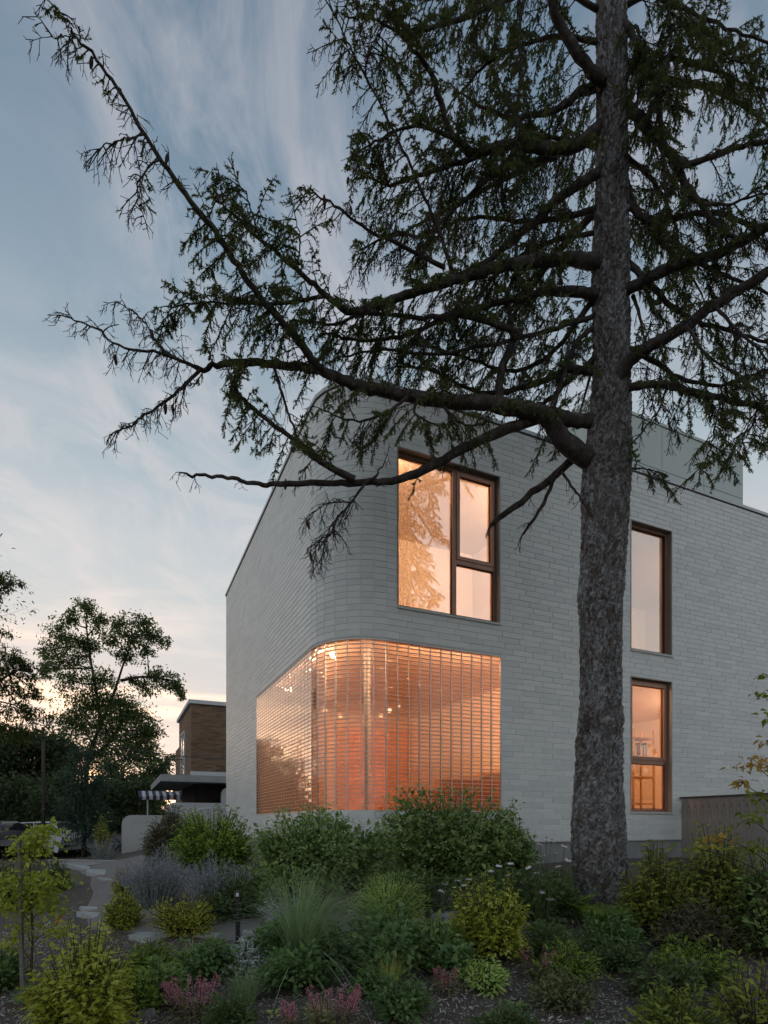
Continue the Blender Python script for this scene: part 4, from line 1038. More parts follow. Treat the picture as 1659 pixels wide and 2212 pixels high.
def blades(Gm, P, az, lean, Ln, Wd, sag, seg=5):
    """grass blades arching away from their foot"""
    n = len(P); t = np.linspace(0, 1, seg + 1)[None, :, None]
    hd = np.stack([np.cos(az), np.sin(az), np.zeros(n)], 1)
    up = np.array([0, 0, 1.0])
    dir0 = nrmz(hd * np.sin(lean)[:, None] + up * np.cos(lean)[:, None])
    C = P[:, None, :] + dir0[:, None, :] * Ln[:, None, None] * t + (hd[:, None, :] * .55 - up * .8) * (sag * Ln)[:, None, None] * t ** 2.4
    S = np.stack([-np.sin(az), np.cos(az), np.zeros(n)], 1)[:, None, :] * (Wd[:, None, None] * .5 * (1 - t ** 1.6 * .93))
    tw = rp.normal(0, .35, n)[:, None, None]
    S = S * np.cos(tw) + up * (np.linalg.norm(S, axis=-1, keepdims=True) * np.sin(tw))
    V = np.concatenate([C - S, C + S], 2).reshape(n, seg + 1, 2, 3).reshape(-1, 3)
    i = np.arange(n)[:, None] * (seg + 1) * 2 + np.arange(seg)[None, :] * 2
    Gm.add(V, np.stack([i, i + 1, i + 3, i + 2], -1).reshape(-1, 4))

def shrub(name, label, cat, u0, u1, vtop, vbase, leaf, L, W, nst, nl, group=None, stem='stem_brown', depth=.8, upright=.5, skirt=.35, foot=None, Y=None, tipmat=None, tipn=0, droop=.25, spike=0.0, flat=.85):
    uc = (u0 + u1) / 2
    b0 = on_ground(uc, vbase) if Y is None else np.array([(uc - U0) / F * Y, Y, gz((uc - U0) / F * Y, Y)])
    Y_ = b0[1]; a = (u1 - u0) / 2 / F * Y_; d = a * depth; hh = H - (vtop - V0) / F * Y_ - b0[2]
    root = empty(name, b0, 0, label, cat, group)
    rho = np.sqrt(rp.random(nst)) ; ph = rp.random(nst) * 2 * PI
    lump = 1 + .15 * np.sin(ph * 3 + rp.random() * 6) + .12 * np.sin(ph * 5 + rp.random() * 6)
    hl = 1 + .16 * np.sin(ph * 2 + rho * 5 + rp.random() * 6)
    zt = hh * np.sqrt(np.maximum(.05, 1 - .80 * rho ** 2.6)) * rp.uniform(.66, 1.04, nst) * hl
    sk = rp.random(nst) < skirt
    rho = np.where(sk, rp.uniform(.7, 1.0, nst), rho); zt = np.where(sk, hh * rp.uniform(.08, .7, nst) * np.sqrt(np.maximum(.25, 1.1 - rho ** 2)) * 1.5, zt)
    tip = np.stack([rho * np.cos(ph) * a * lump * 1.0, rho * np.sin(ph) * d * lump, np.minimum(zt, hh * 1.06)], 1)
    if spike: tip[:, 2] += np.where(rp.random(nst) < .12, spike * hh, 0)
    base = np.stack([tip[:, 0] * .18, tip[:, 1] * .18, np.zeros(nst)], 1)
    mid = base * .35 + tip * .65; mid[:, 2] = tip[:, 2] * (.45 + .3 * upright); mid[:, :2] *= .8
    sg = G(); lg = G(); tg_ = G()
    T = np.linspace(0, 1, 6)
    for i in range(nst):
        c = (1 - T)[:, None] ** 2 * base[i] + 2 * ((1 - T) * T)[:, None] * mid[i] + (T ** 2)[:, None] * tip[i]
        V, Fc = tube(c, np.linspace(.006, .0018, 6) * (1 + hh * .5), 3); sg.add(V, Fc)
        t = .38 + .62 * (np.arange(nl) + rp.random(nl)) / nl
        cp = (1 - t)[:, None] ** 2 * base[i] + 2 * ((1 - t) * t)[:, None] * mid[i] + (t ** 2)[:, None] * tip[i]
        ax = nrmz(tip[i] - mid[i] + 1e-6)
        rd = rp.normal(0, 1, (nl, 3)); rd -= ax * (rd @ ax)[:, None]; rd = nrmz(rd)
        outw = nrmz(np.array([tip[i, 0] / a, tip[i, 1] / d, .4]))
        D = (rd * .9 + ax * (.30 + .4 * t[:, None]) + outw * .45) * np.array([1, 1, flat]) + np.array([0, 0, -.10])
        cp = cp + rd * L * rp.uniform(.0, .8, (nl, 1))
        szf = rp.uniform(.45, 1.25, nl) * (1.15 - .4 * t)
        leaves(lg, cp, D, rand_normals(nl, 1.0 if flat > .6 else 1.3) + outw * (.9 if flat > .6 else .5), L * szf, W * szf, .16, droop)
        if tipmat and rp.random() < .5:
            m = tipn; pp = tip[i] + rp.normal(0, L * .35, (m, 3)) * np.array([1, 1, .6]) + np.array([0, 0, L * .2])
            leaves(tg_, pp, rp.normal(0, 1, (m, 3)) + np.array([0, 0, .5]), rand_normals(m), L * .28, L * .2, .1, 0)
    sg.build('stems', stem, root, kind='stuff'); lg.build('foliage', leaf, root, kind='stuff')
    if tipmat: tg_.build('flower_heads', tipmat, root, kind='stuff')
    return root

# shrubs against the house
shrub('hydrangea_bush', 'broad green hydrangea bush under the left half of the glass blocks', 'bush', 535, 835, 1755, 1915, 'hydrangea_leaf', .105, .06, 420, 15, 'hydrangeas along the house', 'stem_green', .75, tipmat='hydrangea_bud', tipn=10, spike=.06)
shrub('hydrangea_bush', 'tallest green hydrangea bush reaching up into the front glass blocks', 'bush', 805, 1140, 1715, 1905, 'hydrangea_leaf', .11, .064, 520, 16, 'hydrangeas along the house', 'stem_green', .7, tipmat='hydrangea_bud', tipn=10, spike=.07, skirt=.4)
shrub('hydrangea_bush', 'small hydrangea filling in right of the tall one, before the brick wall', 'bush', 1030, 1160, 1765, 1905, 'hydrangea_leaf', .10, .06, 170, 13, 'hydrangeas along the house', 'stem_green', .8, tipmat='hydrangea_bud', tipn=8)
shrub('rhododendron_bush', 'bright green shrub at the left corner of the pale house', 'bush', 365, 552, 1750, 1895, 'rhodo_leaf', .09, .042, 460, 15, None, 'stem_brown', .9, spike=.05)
shrub('ninebark_bush', 'dark brownish shrub before the neighbour\'s stoop wall', 'bush', 312, 440, 1750, 1885, 'dark_shrub_leaf', .10, .03, 520, 16, None, 'stem_brown', .9, droop=.5)
# golden shrubs
shrub('golden_shrub', 'golden-yellow leafy shrub in the lower left corner of the bed', 'bush', 72, 292, 2000, 2262, 'gold_leaf', .060, .036, 300, 15, 'golden shrubs', 'stem_green', .9, spike=.14, skirt=.45, flat=.55)
shrub('golden_shrub', 'golden-yellow leafy shrub between the white coneflowers and the pink astilbe', 'bush', 968, 1148, 1893, 2072, 'gold_leaf', .060, .036, 250, 15, 'golden shrubs', 'stem_green', .9, spike=.12, skirt=.45, flat=.55)
shrub('spirea_mound', 'olive-gold spirea mound beside the gravel path', 'bush', 222, 308, 1922, 2008, 'gold_dull_leaf', .036, .018, 200, 16, 'spirea mounds', 'stem_brown', .9)
shrub('spirea_mound', 'yellow-green spirea mound below the silvery sage', 'bush', 330, 474, 1934, 2018, 'gold_leaf', .038, .019, 230, 16, 'spirea mounds', 'stem_brown', .8)
shrub('spirea_mound', 'low ochre spirea behind the pale paving slab', 'bush', 238, 300, 1872, 1935, 'gold_dull_leaf', .034, .014, 110, 13, 'spirea mounds', 'stem_brown', .9)
shrub('grey_mound', 'small silver-grey mound left of the tall grass', 'plant', 556, 660, 1918, 1990, 'grey_leaf', .04, .012, 200, 14, None, 'stem_silver', .8)
shrub('feathery_plant', 'bright green feathery plant right of the tall fountain grass', 'plant', 758, 922, 1892, 1990, 'green_feather', .07, .007, 260, 26, None, 'stem_green', .7, upright=.9, spike=.22, flat=1.2)
shrub('leafy_perennial', 'dark green lobed-leaf perennial in front of the feathery plant', 'plant', 728, 955, 1965, 2088, 'ground_leaf', .085, .062, 190, 9, 'leafy perennials', 'stem_green', .8)
shrub('leafy_perennial', 'low green perennial at the left foot of the tall grass', 'plant', 540, 660, 1985, 2085, 'ground_leaf', .09, .055, 110, 8, 'leafy perennials', 'stem_green', .8)
shrub('leafy_perennial', 'low leafy perennial left of the right-hand golden shrub', 'plant', 925, 1030, 2020, 2110, 'ground_leaf', .07, .05, 80, 8, 'leafy perennials', 'stem_green', .8)
shrub('leafy_perennial', 'pale green weedy perennial right of the front golden shrub', 'plant', 270, 380, 2030, 2130, 'fern_leaf', .06, .03, 110, 10, 'leafy perennials', 'stem_green', .8)
shrub('leafy_perennial', 'pale leafy perennial below the paving stones and path lamp', 'plant', 380, 520, 2025, 2110, 'ground_leaf', .07, .04, 110, 9, 'leafy perennials', 'stem_green', .8)
shrub('leafy_perennial', 'dense green perennial between fountain grass and hydrangea', 'plant', 540, 700, 1880, 1975, 'hydrangea_leaf', .075, .04, 170, 11, 'leafy perennials', 'stem_green', .8)
shrub('leafy_perennial', 'dark perennial in the shade under the tall hydrangea', 'plant', 800, 960, 1872, 1965, 'cone_plant_leaf', .08, .045, 150, 10, 'leafy perennials', 'stem_green', .8)
shrub('leafy_perennial', 'dark leafy cover between coneflowers and spruce', 'plant', 1110, 1255, 1880, 1985, 'cone_plant_leaf', .08, .045, 150, 11, 'leafy perennials', 'stem_green', .8)
shrub('leafy_perennial', 'green leafy cover left of the lobed perennial', 'plant', 660, 780, 2000, 2090, 'ground_leaf', .075, .05, 100, 9, 'leafy perennials', 'stem_green', .8)
shrub('leafy_perennial', 'pale green cover at the right foot of the front golden shrub', 'plant', 250, 350, 2095, 2190, 'fern_leaf', .05, .026, 90, 9, 'leafy perennials', 'stem_green', .8)
shrub('leafy_perennial', 'dark cover between the golden shrub and the ferns', 'plant', 1120, 1260, 1990, 2075, 'cone_plant_leaf', .06, .03, 110, 9, 'leafy perennials', 'stem_green', .8)
shrub('leafy_perennial', 'sparse dark perennial in the mulch below the spruce', 'plant', 1260, 1420, 2020, 2100, 'cone_plant_leaf', .06, .03, 90, 8, 'leafy perennials', 'stem_green', .8)
shrub('leafy_perennial', 'green perennial tucked behind the yellow-green spirea', 'plant', 440, 570, 1880, 1985, 'cone_plant_leaf', .07, .03, 170, 12, 'leafy perennials', 'stem_green', .8)
shrub('leafy_perennial', 'soft grey-green cover around the foot of the path light', 'plant', 470, 590, 2030, 2100, 'grey_leaf', .05, .022, 130, 10, 'leafy perennials', 'stem_green', .8)
shrub('leafy_perennial', 'green cover between bright grass tuft and bottom-centre astilbe', 'plant', 760, 850, 2090, 2150, 'ground_leaf', .06, .04, 60, 8, 'leafy perennials', 'stem_green', .8)
shrub('leafy_perennial', 'leafy cover left of the staked sapling at the bottom left', 'plant', -60, 60, 2040, 2140, 'ground_leaf', .06, .035, 120, 9, 'leafy perennials', 'stem_green', .8)
for (lab_, u0_, u1_, vt_, vb_, lf_, L_, W_) in [
        ('lush green perennial in front of the fountain grass foot', 560, 720, 2040, 2135, 'ground_leaf', .075, .045),
        ('broad green perennial between the lobed one and the golden shrub', 880, 1010, 1985, 2085, 'hydrangea_leaf', .08, .045),
        ('soft fern-green cover in the mulch right of the golden shrub', 1140, 1300, 2030, 2125, 'fern_leaf', .06, .022),
        ('green ground cover right before the foot of the spruce trunk', 1240, 1400, 1965, 2065, 'ground_leaf', .07, .035),
        ('leafy cover between the left astilbe and the front golden shrub', 290, 400, 2075, 2165, 'hydrangea_leaf', .065, .036),
        ('low mixed cover at bottom centre right of the astilbe', 800, 930, 2110, 2200, 'ground_leaf', .055, .03),
        ('low mixed cover below the hosta at the bottom edge', 1020, 1160, 2170, 2250, 'cone_plant_leaf', .05, .026),
        ('pale cover under the right end of the black edging strip', 990, 1100, 2070, 2140, 'green_feather', .05, .02),
        ('tangled cover left of the grass tuft at the bottom', 440, 560, 2150, 2240, 'cone_plant_leaf', .055, .026)]:
    shrub('leafy_perennial', lab_, 'plant', u0_, u1_, vt_, vb_, lf_, L_, W_, 100, 10, 'leafy perennials', 'stem_green', .8)
# right-hand thicket
shrub('mixed_shrub', 'olive shrub right of the spruce trunk below the narrow window', 'bush', 1340, 1510, 1830, 2030, 'mixed_yellow_leaf', .08, .036, 300, 15, 'thicket beside the fence', 'stem_brown', .9, droop=.4)
shrub('mixed_shrub', 'yellow-tipped shrub in front of the plank fence', 'bush', 1460, 1650, 1795, 2035, 'mixed_yellow_leaf', .085, .038, 340, 15, 'thicket beside the fence', 'stem_brown', .9, droop=.4, spike=.1)
shrub('mixed_shrub', 'dark green shrub at the right edge before the fence', 'bush', 1590, 1760, 1830, 2070, 'hydrangea_leaf', .085, .04, 220, 13, 'thicket beside the fence', 'stem_brown', .9)
shrub('mixed_shrub', 'low dark shrub at the foot of the thicket, right of the fern', 'bush', 1400, 1580, 1935, 2065, 'dark_shrub_leaf', .075, .03, 150, 11, 'thicket beside the fence', 'stem_brown', .9)
shrub('mixed_shrub', 'low dusky shrub in the lower right corner of the mulch', 'bush', 1330, 1560, 2060, 2165, 'cone_plant_leaf', .07, .035, 80, 8, 'thicket beside the fence', 'stem_brown', .8)
shrub('mixed_shrub', 'dusky shrub at the bottom right edge of the bed', 'bush', 1530, 1740, 2070, 2250, 'mixed_yellow_leaf', .07, .03, 90, 8, 'thicket beside the fence', 'stem_brown', .8)
shrub('mixed_shrub', 'loose soft green shrub low in the right-hand corner', 'bush', 1400, 1600, 2020, 2130, 'fern_leaf', .065, .03, 120, 9, 'thicket beside the fence', 'stem_green', .8)
shrub('mixed_shrub', 'loose yellowish shrub at the very bottom of the right corner', 'bush', 1360, 1560, 2125, 2255, 'mixed_yellow_leaf', .06, .028, 110, 9, 'thicket beside the fence', 'stem_green', .8)
shrub('leafy_perennial', 'low green cover on the mulch below the dusky pink astilbe', 'plant', 1130, 1290, 2090, 2180, 'astilbe_leaf', .05, .022, 110, 9, 'leafy perennials', 'stem_green', .8)
# young maple reaching in from the right
b0 = np.array([(1720 - U0) / F * 4.0, 4.0, 0]); b0[2] = gz(*b0[:2])
mp_ = empty('young_maple', b0, 0, 'young rusty-leaved maple reaching in from the right edge', 'tree')
tr_ = np.array([(0, 0, 0), (-.02, .03, .6), (.02, .05, 1.2), (-.03, .06, 1.9), (.0, .05, 2.6)]); G().tube(catmull(tr_, 4), np.linspace(.018, .006, 17), 6).build('trunk', 'stem_brown', mp_, True)
sg = G(); lg = G(); lg2 = G()
for (u, v, r_, n, which) in [(1628, 1650, 34, 46, 1), (1600, 1690, 26, 26, 1), (1650, 1720, 36, 60, 0), (1625, 1770, 30, 40, 0), (1655, 1600, 26, 22, 1), (1648, 1500, 22, 16, 0), (1655, 1458, 16, 10, 0), (1640, 1830, 34, 50, 0), (1700, 1650, 50, 90, 1), (1700, 1760, 50, 90, 0), (1690, 1540, 40, 50, 0), (1560, 1810, 34, 24, 1), (1500, 1830, 34, 20, 0)]:
    c = Pt(u, v, 4.0 - .0012 * (1720 - u)) - b0; rr_ = r_ / F * 4.0
    f0 = np.array([0, .05, max(.3, c[2] - .35)]); cv = catmull([f0, (f0 + c) / 2 + np.array([0, 0, .06]), c], 4); V, Fc = tube(cv, np.linspace(.006, .002, len(cv)), 4); sg.add(V, Fc)
    p = c + rp.normal(0, .5, (n, 3)) * rr_ * np.array([1, 1, .45]); D = rp.normal(0, 1, (n, 3)) * np.array([1, 1, .3]) + np.array([-.25, 0, -.15])
    leaves(lg if which == 0 else lg2, p, D, rand_normals(n, 1.2), rp.uniform(.04, .075, n), rp.uniform(.02, .035, n), .12, .3)
sg.build('branches', 'stem_brown', mp_, kind='stuff'); lg.build('foliage', 'mixed_yellow_leaf', mp_, kind='stuff'); lg2.build('foliage', 'rust_leaf', mp_, kind='stuff')

# ---- grasses
def grass(name, label, u, vb, n, ln, spread, wd, lean, sag, mat, bias=0.0, Y=None, group=None):
    b0 = on_ground(u, vb); root = empty(name, b0, 0, label, 'grass', group)
    r_ = np.sqrt(rp.random(n)) * spread; az = rp.random(n) * 2 * PI
    P = np.stack([r_ * np.cos(az), r_ * np.sin(az), np.zeros(n)], 1)
    az2 = az + rp.normal(0, .5, n); 
    le = np.abs(rp.normal(0, lean, n)) + .03
    if bias: # leaning to one side
        hx = np.cos(az2) * np.sin(le) + bias * rp.uniform(.2, 1, n); hy = np.sin(az2) * np.sin(le); az2 = np.arctan2(hy, hx); le = np.arcsin(np.clip(np.hypot(hx, hy), 0, .95))
    g = G(); blades(g, P, az2, le, ln * rp.uniform(.55, 1.08, n), wd * rp.uniform(.7, 1.2, n), sag * rp.uniform(.4, 1.3, n) * (0.35 + le * 1.3), 7)
    g.build('blades', mat, root, kind='stuff'); G().add(*[np.array([(0.1 * math.cos(a), .1 * math.sin(a), .0) for a in np.arange(8) * PI / 4] + [(0, 0, .06)]), np.array([(i, (i + 1) % 8, 8) for i in range(8)])]).build('crown_base', 'stem_brown', root)
    return root
grass('fountain_grass', 'tall fountain grass with arching blades left of centre', 655, 2092, 800, 1.25, .11, .0062, .30, 1.05, 'silver_grass', .24)
grass('sedge_tuft', 'olive sedge tuft arching beside the pink astilbe', 425, 2098, 240, .34, .09, .005, .7, .7, 'olive_grass', .2, group='small grass tufts')
grass('sedge_tuft', 'upright grass tuft behind the front pink astilbe', 528, 2165, 200, .34, .07, .005, .35, .3, 'silver_grass', group='small grass tufts')
grass('sedge_tuft', 'bright grass tuft in the mulch below the lobed perennial', 838, 2128, 240, .33, .07, .0045, .4, .4, 'olive_grass', group='small grass tufts')
grass('sedge_tuft', 'short olive tuft at the bottom edge left of centre', 690, 2212, 120, .20, .06, .004, .5, .5, 'olive_grass', group='small grass tufts')
grass('sedge_tuft', 'blue-green grass tuft beside the far end of the gravel path', 140, 1920, 260, .42, .14, .006, .5, .4, 'silver_grass', group='small grass tufts')
grass('sedge_tuft', 'small grass tuft left of the front golden shrub', 60, 2170, 120, .2, .06, .004, .5, .4, 'silver_grass', group='small grass tufts')
grass('sedge_tuft', 'fine grass clump behind the right golden shrub', 905, 2030, 140, .3, .06, .004, .5, .4, 'olive_grass', group='small grass tufts')
grass('day_lily_clump', 'dark arching strap-leaf clump between sage and hydrangea', 495, 1935, 160, .5, .1, .014, .5, .6, 'cone_plant_leaf')
grass('day_lily_clump', 'strap-leaf clump in front of the bright green shrub', 560, 1925, 140, .46, .1, .014, .5, .6, 'ground_leaf')

# ---- russian sage: silver stems, pale violet tips
def sage(label, u0, u1, vtop, vb, n, Y=None):
    b0 = on_ground((u0 + u1) / 2, vb); Y_ = b0[1]; a = (u1 - u0) / 2 / F * Y_; hh = H - (vtop - V0) / F * Y_ - b0[2]
    root = empty('russian_sage', b0, 0, label, 'plant', 'silvery sage plants'); sg, lg, fg = G(), G(), G()
    for i in range(n):
        rho = math.sqrt(rp.random()); ph = rp.random() * 2 * PI
        tip = np.array([rho * math.cos(ph) * a, rho * math.sin(ph) * a * .7, hh * rp.uniform(.6, 1.03) * (1 - .35 * rho)])
        bs = np.array([tip[0] * .45, tip[1] * .45, 0]); md = (bs + tip) / 2 + np.array([0, 0, .08]); c = catmull([bs, md, tip], 4)
        V, Fc = tube(c, np.linspace(.0035, .0012, len(c)), 3); sg.add(V, Fc)
        m = 22; t = rp.random(m); P = bs + (tip - bs) * t[:, None] + np.array([0, 0, .06]) * (t * (1 - t))[:, None] * 4
        D = rp.normal(0, 1, (m, 3)) * np.array([1, 1, .4]) + np.array([0, 0, .6]); up = t > .55
        leaves(lg, P[~up], D[~up], rand_normals((~up).sum()), .045, .011, .1, .2)
        leaves(fg, P[up], D[up], rand_normals(up.sum()), .024, .010, .1, .0)
    sg.build('stems', 'stem_silver', root, kind='stuff'); lg.build('foliage', 'sage_leaf', root, kind='stuff'); fg.build('blossom', 'sage_flower', root, kind='stuff')
sage('silvery violet sage on the left beside the path slab', 240, 425, 1828, 1962, 300)
sage('silvery green sage right of the violet one, before the dark shrub', 380, 550, 1828, 1980, 280)
sage('far silvery sage on the low retaining wall by the neighbour', 178, 268, 1800, 1858, 130)
sage('sparse silver sage sprigs before the stoop wall', 318, 400, 1795, 1925, 50)

# ---- ferns
def fern(label, u, vb, n, ln, mat='fern_leaf'):
    b0 = on_ground(u, vb); root = empty('fern', b0, 0, label, 'fern', 'ferns round the spruce'); sg, lg = G(), G()
    for i in range(n):
        az = i * 2.4 + rp.normal(0, .3); le = rp.uniform(.15, .8); L_ = ln * rp.uniform(.8, 1.2); t = np.linspace(0, 1, 30)
        hd = np.array([math.cos(az), math.sin(az), 0]); c = hd * (L_ * np.sin(le) * t + L_ * .25 * t ** 2)[:, None] + np.array([0, 0, 1]) * (L_ * math.cos(le) * t - L_ * .42 * t ** 2.2)[:, None]
        V, Fc = tube(c, np.linspace(.003, .001, 30), 3); sg.add(V, Fc)
        ax = nrmz(np.gradient(c, axis=0)); sd = np.cross(ax, (0, 0, 1)); sd = nrmz(sd)
        w = L_ * .17 * np.sin(np.clip(t * 1.05 + .06, 0, 1) * PI) ** .8 + .006
        for s_ in (-1, 1): leaves(lg, c[2:], sd[2:] * s_ + ax[2:] * .45, np.cross(sd[2:], ax[2:]) + 1e-3, w[2:], w[2:] * .20 + .003, .05, .15)
    sg.build('stalks', 'stem_green', root, kind='stuff'); lg.build('fronds', mat, root, kind='stuff')
fern('bright fern at the left foot of the spruce trunk', 1215, 1985, 18, .56)
fern('fern directly before the spruce trunk', 1290, 2012, 17, .56)
fern('olive fern right of the spruce roots', 1405, 2020, 17, .58, 'mixed_yellow_leaf')
fern('small fern between the golden shrub and the spruce', 1165, 2040, 12, .34, 'cone_plant_leaf')
fern('fern low in the right thicket', 1500, 2035, 16, .55)

# ---- white coneflowers
def coneflowers(label, u, vb, heads, nleaf, spread):
    b0 = on_ground(u, vb); root = empty('coneflower_clump', b0, 0, label, 'flowers', 'white coneflowers'); sg, lg = G(), G()
    for (hu, hv) in heads:
        Yh = b0[1] + rp.uniform(-.12, .12); c = Pt(hu, hv, Yh) - b0; f0 = np.array([c[0] * .4, c[1] * .5, 0])
        cv = catmull([f0, (f0 + c) / 2 + rp.normal(0, .02, 3), c], 4); V, Fc = tube(cv, np.linspace(.004, .0025, len(cv)), 4); sg.add(V, Fc)
        fl = empty('flower', c); fl.parent = root; fl.rotation_euler = (rp.normal(0, .25), rp.normal(0, .25), rp.random() * 6)
        pg = G(); m = 13; az = np.arange(m) * 2 * PI / m; D = np.stack([np.cos(az), np.sin(az), np.full(m, -.28) + rp.normal(0, .08, m)], 1)
        leaves(pg, np.stack([np.cos(az), np.sin(az), 0 * az], 1) * .008, D, np.tile([0, 0, 1.0], (m, 1)), .042, .016, .06, .22); pg.build('petals', 'petal_white', fl)
        sphere_g(.0125, 9, 6, .85, (0, 0, .004)).build('cone', 'flower_cone', fl, True)
    n = nleaf; P = np.stack([rp.normal(0, spread, n), rp.normal(0, spread * .7, n), rp.uniform(.04, .42, n)], 1)
    leaves(lg, P, rp.normal(0, 1, (n, 3)) * np.array([1, 1, .4]), rand_normals(n), rp.uniform(.06, .11, n), rp.uniform(.025, .04, n))
    for i in range(26):
        a_ = rp.normal(0, spread * .8, 2); cv = np.array([(a_[0] * .5, a_[1] * .5, 0), (a_[0], a_[1], .3), (a_[0] * 1.1, a_[1], .45)]); V, Fc = tube(cv, .003, 3); sg.add(V, Fc)
    sg.build('stems', 'stem_green', root, kind='stuff'); lg.build('foliage', 'cone_plant_leaf', root, kind='stuff')
coneflowers('white coneflowers beside the left edge of the spruce trunk', 1190, 1960, [(1166, 1822), (1180, 1811), (1192, 1815), (1200, 1842), (1220, 1826), (1160, 1884), (1174, 1848), (1205, 1870), (1228, 1856)], 320, .17)
coneflowers('white coneflowers just above the right golden shrub', 1085, 1965, [(1103, 1863), (1120, 1885), (1078, 1868), (1060, 1879), (1095, 1890), (1140, 1872), (1128, 1905)], 260, .15)
coneflowers('small white coneflowers left of the right golden shrub', 975, 1985, [(962, 1906), (987, 1900), (1003, 1910), (955, 1922), (1012, 1898)], 240, .14)
coneflowers('single white coneflower group before the spruce roots', 1172, 2000, [(1171, 1925), (1188, 1940)], 60, .08)

# ---- pink astilbe
def astilbe(label, u0, u1, vtop, vb, n):
    b0 = on_ground((u0 + u1) / 2, vb); Y_ = b0[1]; a = (u1 - u0) / 2 / F * Y_; hh = H - (vtop - V0) / F * Y_ - b0[2]
    root = empty('astilbe', b0, 0, label, 'flowers', 'pink astilbes'); sg, lg, fg = G(), G(), G()
    m = int(n * 16); P = np.stack([rp.normal(0, a * .5, m), rp.normal(0, a * .4, m), rp.uniform(.02, hh * .55, m)], 1)
    leaves(lg, P, rp.normal(0, 1, (m, 3)) * np.array([1, 1, .3]), rand_normals(m), rp.uniform(.025, .05, m), rp.uniform(.012, .02, m))
    for i in range(n):
        tip = np.array([rp.uniform(-a, a) * .9, rp.uniform(-a, a) * .6, hh * rp.uniform(.75, 1.03)]); bs = np.array([tip[0] * .5, tip[1] * .5, 0])
        V, Fc = tube(np.array([bs, (bs + tip) / 2 + [0, 0, .02], tip]), [.003, .002, .001], 3); sg.add(V, Fc)
        q = 90; t = rp.random(q) ** 1.4; L_ = min(.16, hh * .65); c = tip - nrmz(tip - bs) * (L_ * t)[:, None]; az = rp.random(q) * 2 * PI; rr_ = (.005 + .035 * t) * rp.uniform(.3, 1, q)
        c = c + np.stack([np.cos(az) * rr_, np.sin(az) * rr_, rr_ * .4], 1)
        leaves(fg, c, np.stack([np.cos(az), np.sin(az), np.full(q, .7)], 1), rand_normals(q), .011, .006, .1, 0)
    sg.build('stems', 'stem_brown', root, kind='stuff'); lg.build('foliage', 'astilbe_leaf', root, kind='stuff'); fg.build('plumes', 'astilbe_pink', root, kind='stuff')
astilbe('pink astilbe in front of the olive sedge, lower left of centre', 345, 500, 2112, 2205, 22)
astilbe('pink astilbe at the bottom edge, centre of the bed', 640, 790, 2128, 2228, 18)
astilbe('dusky pink astilbe below the right golden shrub', 1120, 1235, 2048, 2120, 16)
astilbe('small pale pink astilbe in the mulch right of centre', 925, 1000, 2085, 2150, 8)
astilbe('reddish astilbe just left of the bottom-centre one', 590, 650, 2165, 2235, 7)

# ---- small broad-leaved plants in the mulch
def rosette(label, u, vb, n, L_, W_, mat, group='small broad-leaved plants'):
    b0 = on_ground(u, vb); root = empty('hosta', b0, 0, label, 'plant', group)
    for i in range(n):
        az = i * 2.4 + rp.normal(0, .2); g = G(); le = rp.uniform(.25, .9); d = np.array([math.cos(az) * math.cos(le), math.sin(az) * math.cos(le), math.sin(le)])
        leaves(g, [d * .015], [d], [np.array([0, 0, 1.0]) + d * .2], L_ * rp.uniform(.7, 1.1), W_, .14, .3); g.build('leaf', mat, root)
    G().tube([(0, 0, -.01), (0, 0, .03)], .01, 6).build('crown_base', 'stem_green', root)
rosette('small glossy hosta in the mulch right of bottom centre', 1113, 2185, 12, .10, .055, 'hydrangea_leaf')
rosette('tiny seedling at the bottom right of centre', 1270, 2215, 8, .06, .03, 'ground_leaf')
rosette('tiny seedling beside the black edging strip', 855, 2185, 8, .06, .03, 'ground_leaf')
rosette('small broad-leaved seedling under the right golden shrub', 1200, 2125, 9, .06, .03, 'mixed_yellow_leaf')
rosette('small leafy seedling on the open mulch at far right', 1560, 2130, 10, .07, .03, 'ground_leaf')
rosette('little yellow-green seedling at the bottom edge below the astilbe', 590, 2195, 9, .06, .028, 'olive_grass')

# ---- staked sapling
b0 = on_ground(50, 2150)
sp = empty('sapling', b0 + np.array([.03, .03, 0]), 0, 'thin yellow-green sapling with a few orange leaves tied to a stake', 'tree')
Yb = b0[1]; top = Pt(46, 1800, Yb) - b0
cv = catmull([(0, 0, 0), (.02, 0, top[2] * .35), (-.01, .02, top[2] * .7), (top[0], .02, top[2])], 5); G().tube(cv, np.linspace(.011, .004, len(cv)), 6).build('trunk', 'stem_brown', sp, True)
sg, lg, og = G(), G(), G()
for (u, v, r_, n) in [(70, 1810, 40, 120), (55, 1835, 45, 110), (90, 1790, 26, 50), (20, 1900, 45, 100), (85, 1905, 45, 130), (60, 1940, 46, 130), (15, 1960, 40, 80), (95, 1960, 34, 90), (40, 2000, 40, 60), (110, 2010, 32, 60), (15, 2040, 34, 50), (-20, 1930, 50, 90)]:
    c = Pt(u, v, Yb) - b0; f0 = np.array([0, 0, max(.1, c[2] - .12)]); V, Fc = tube(catmull([f0, (f0 + c) / 2 + [0, 0, .03], c], 3), np.linspace(.004, .0015, 7), 4); sg.add(V, Fc)
    n = int(n * 1.7); p = c + rp.normal(0, .5, (n, 3)) * r_ / F * Yb * np.array([1, 1, .6]); leaves(lg, p, rp.normal(0, 1, (n, 3)) * np.array([1, 1, .5]) + [0, 0, -.2], rand_normals(n), rp.uniform(.03, .055, n), rp.uniform(.02, .034, n), .12, .3)
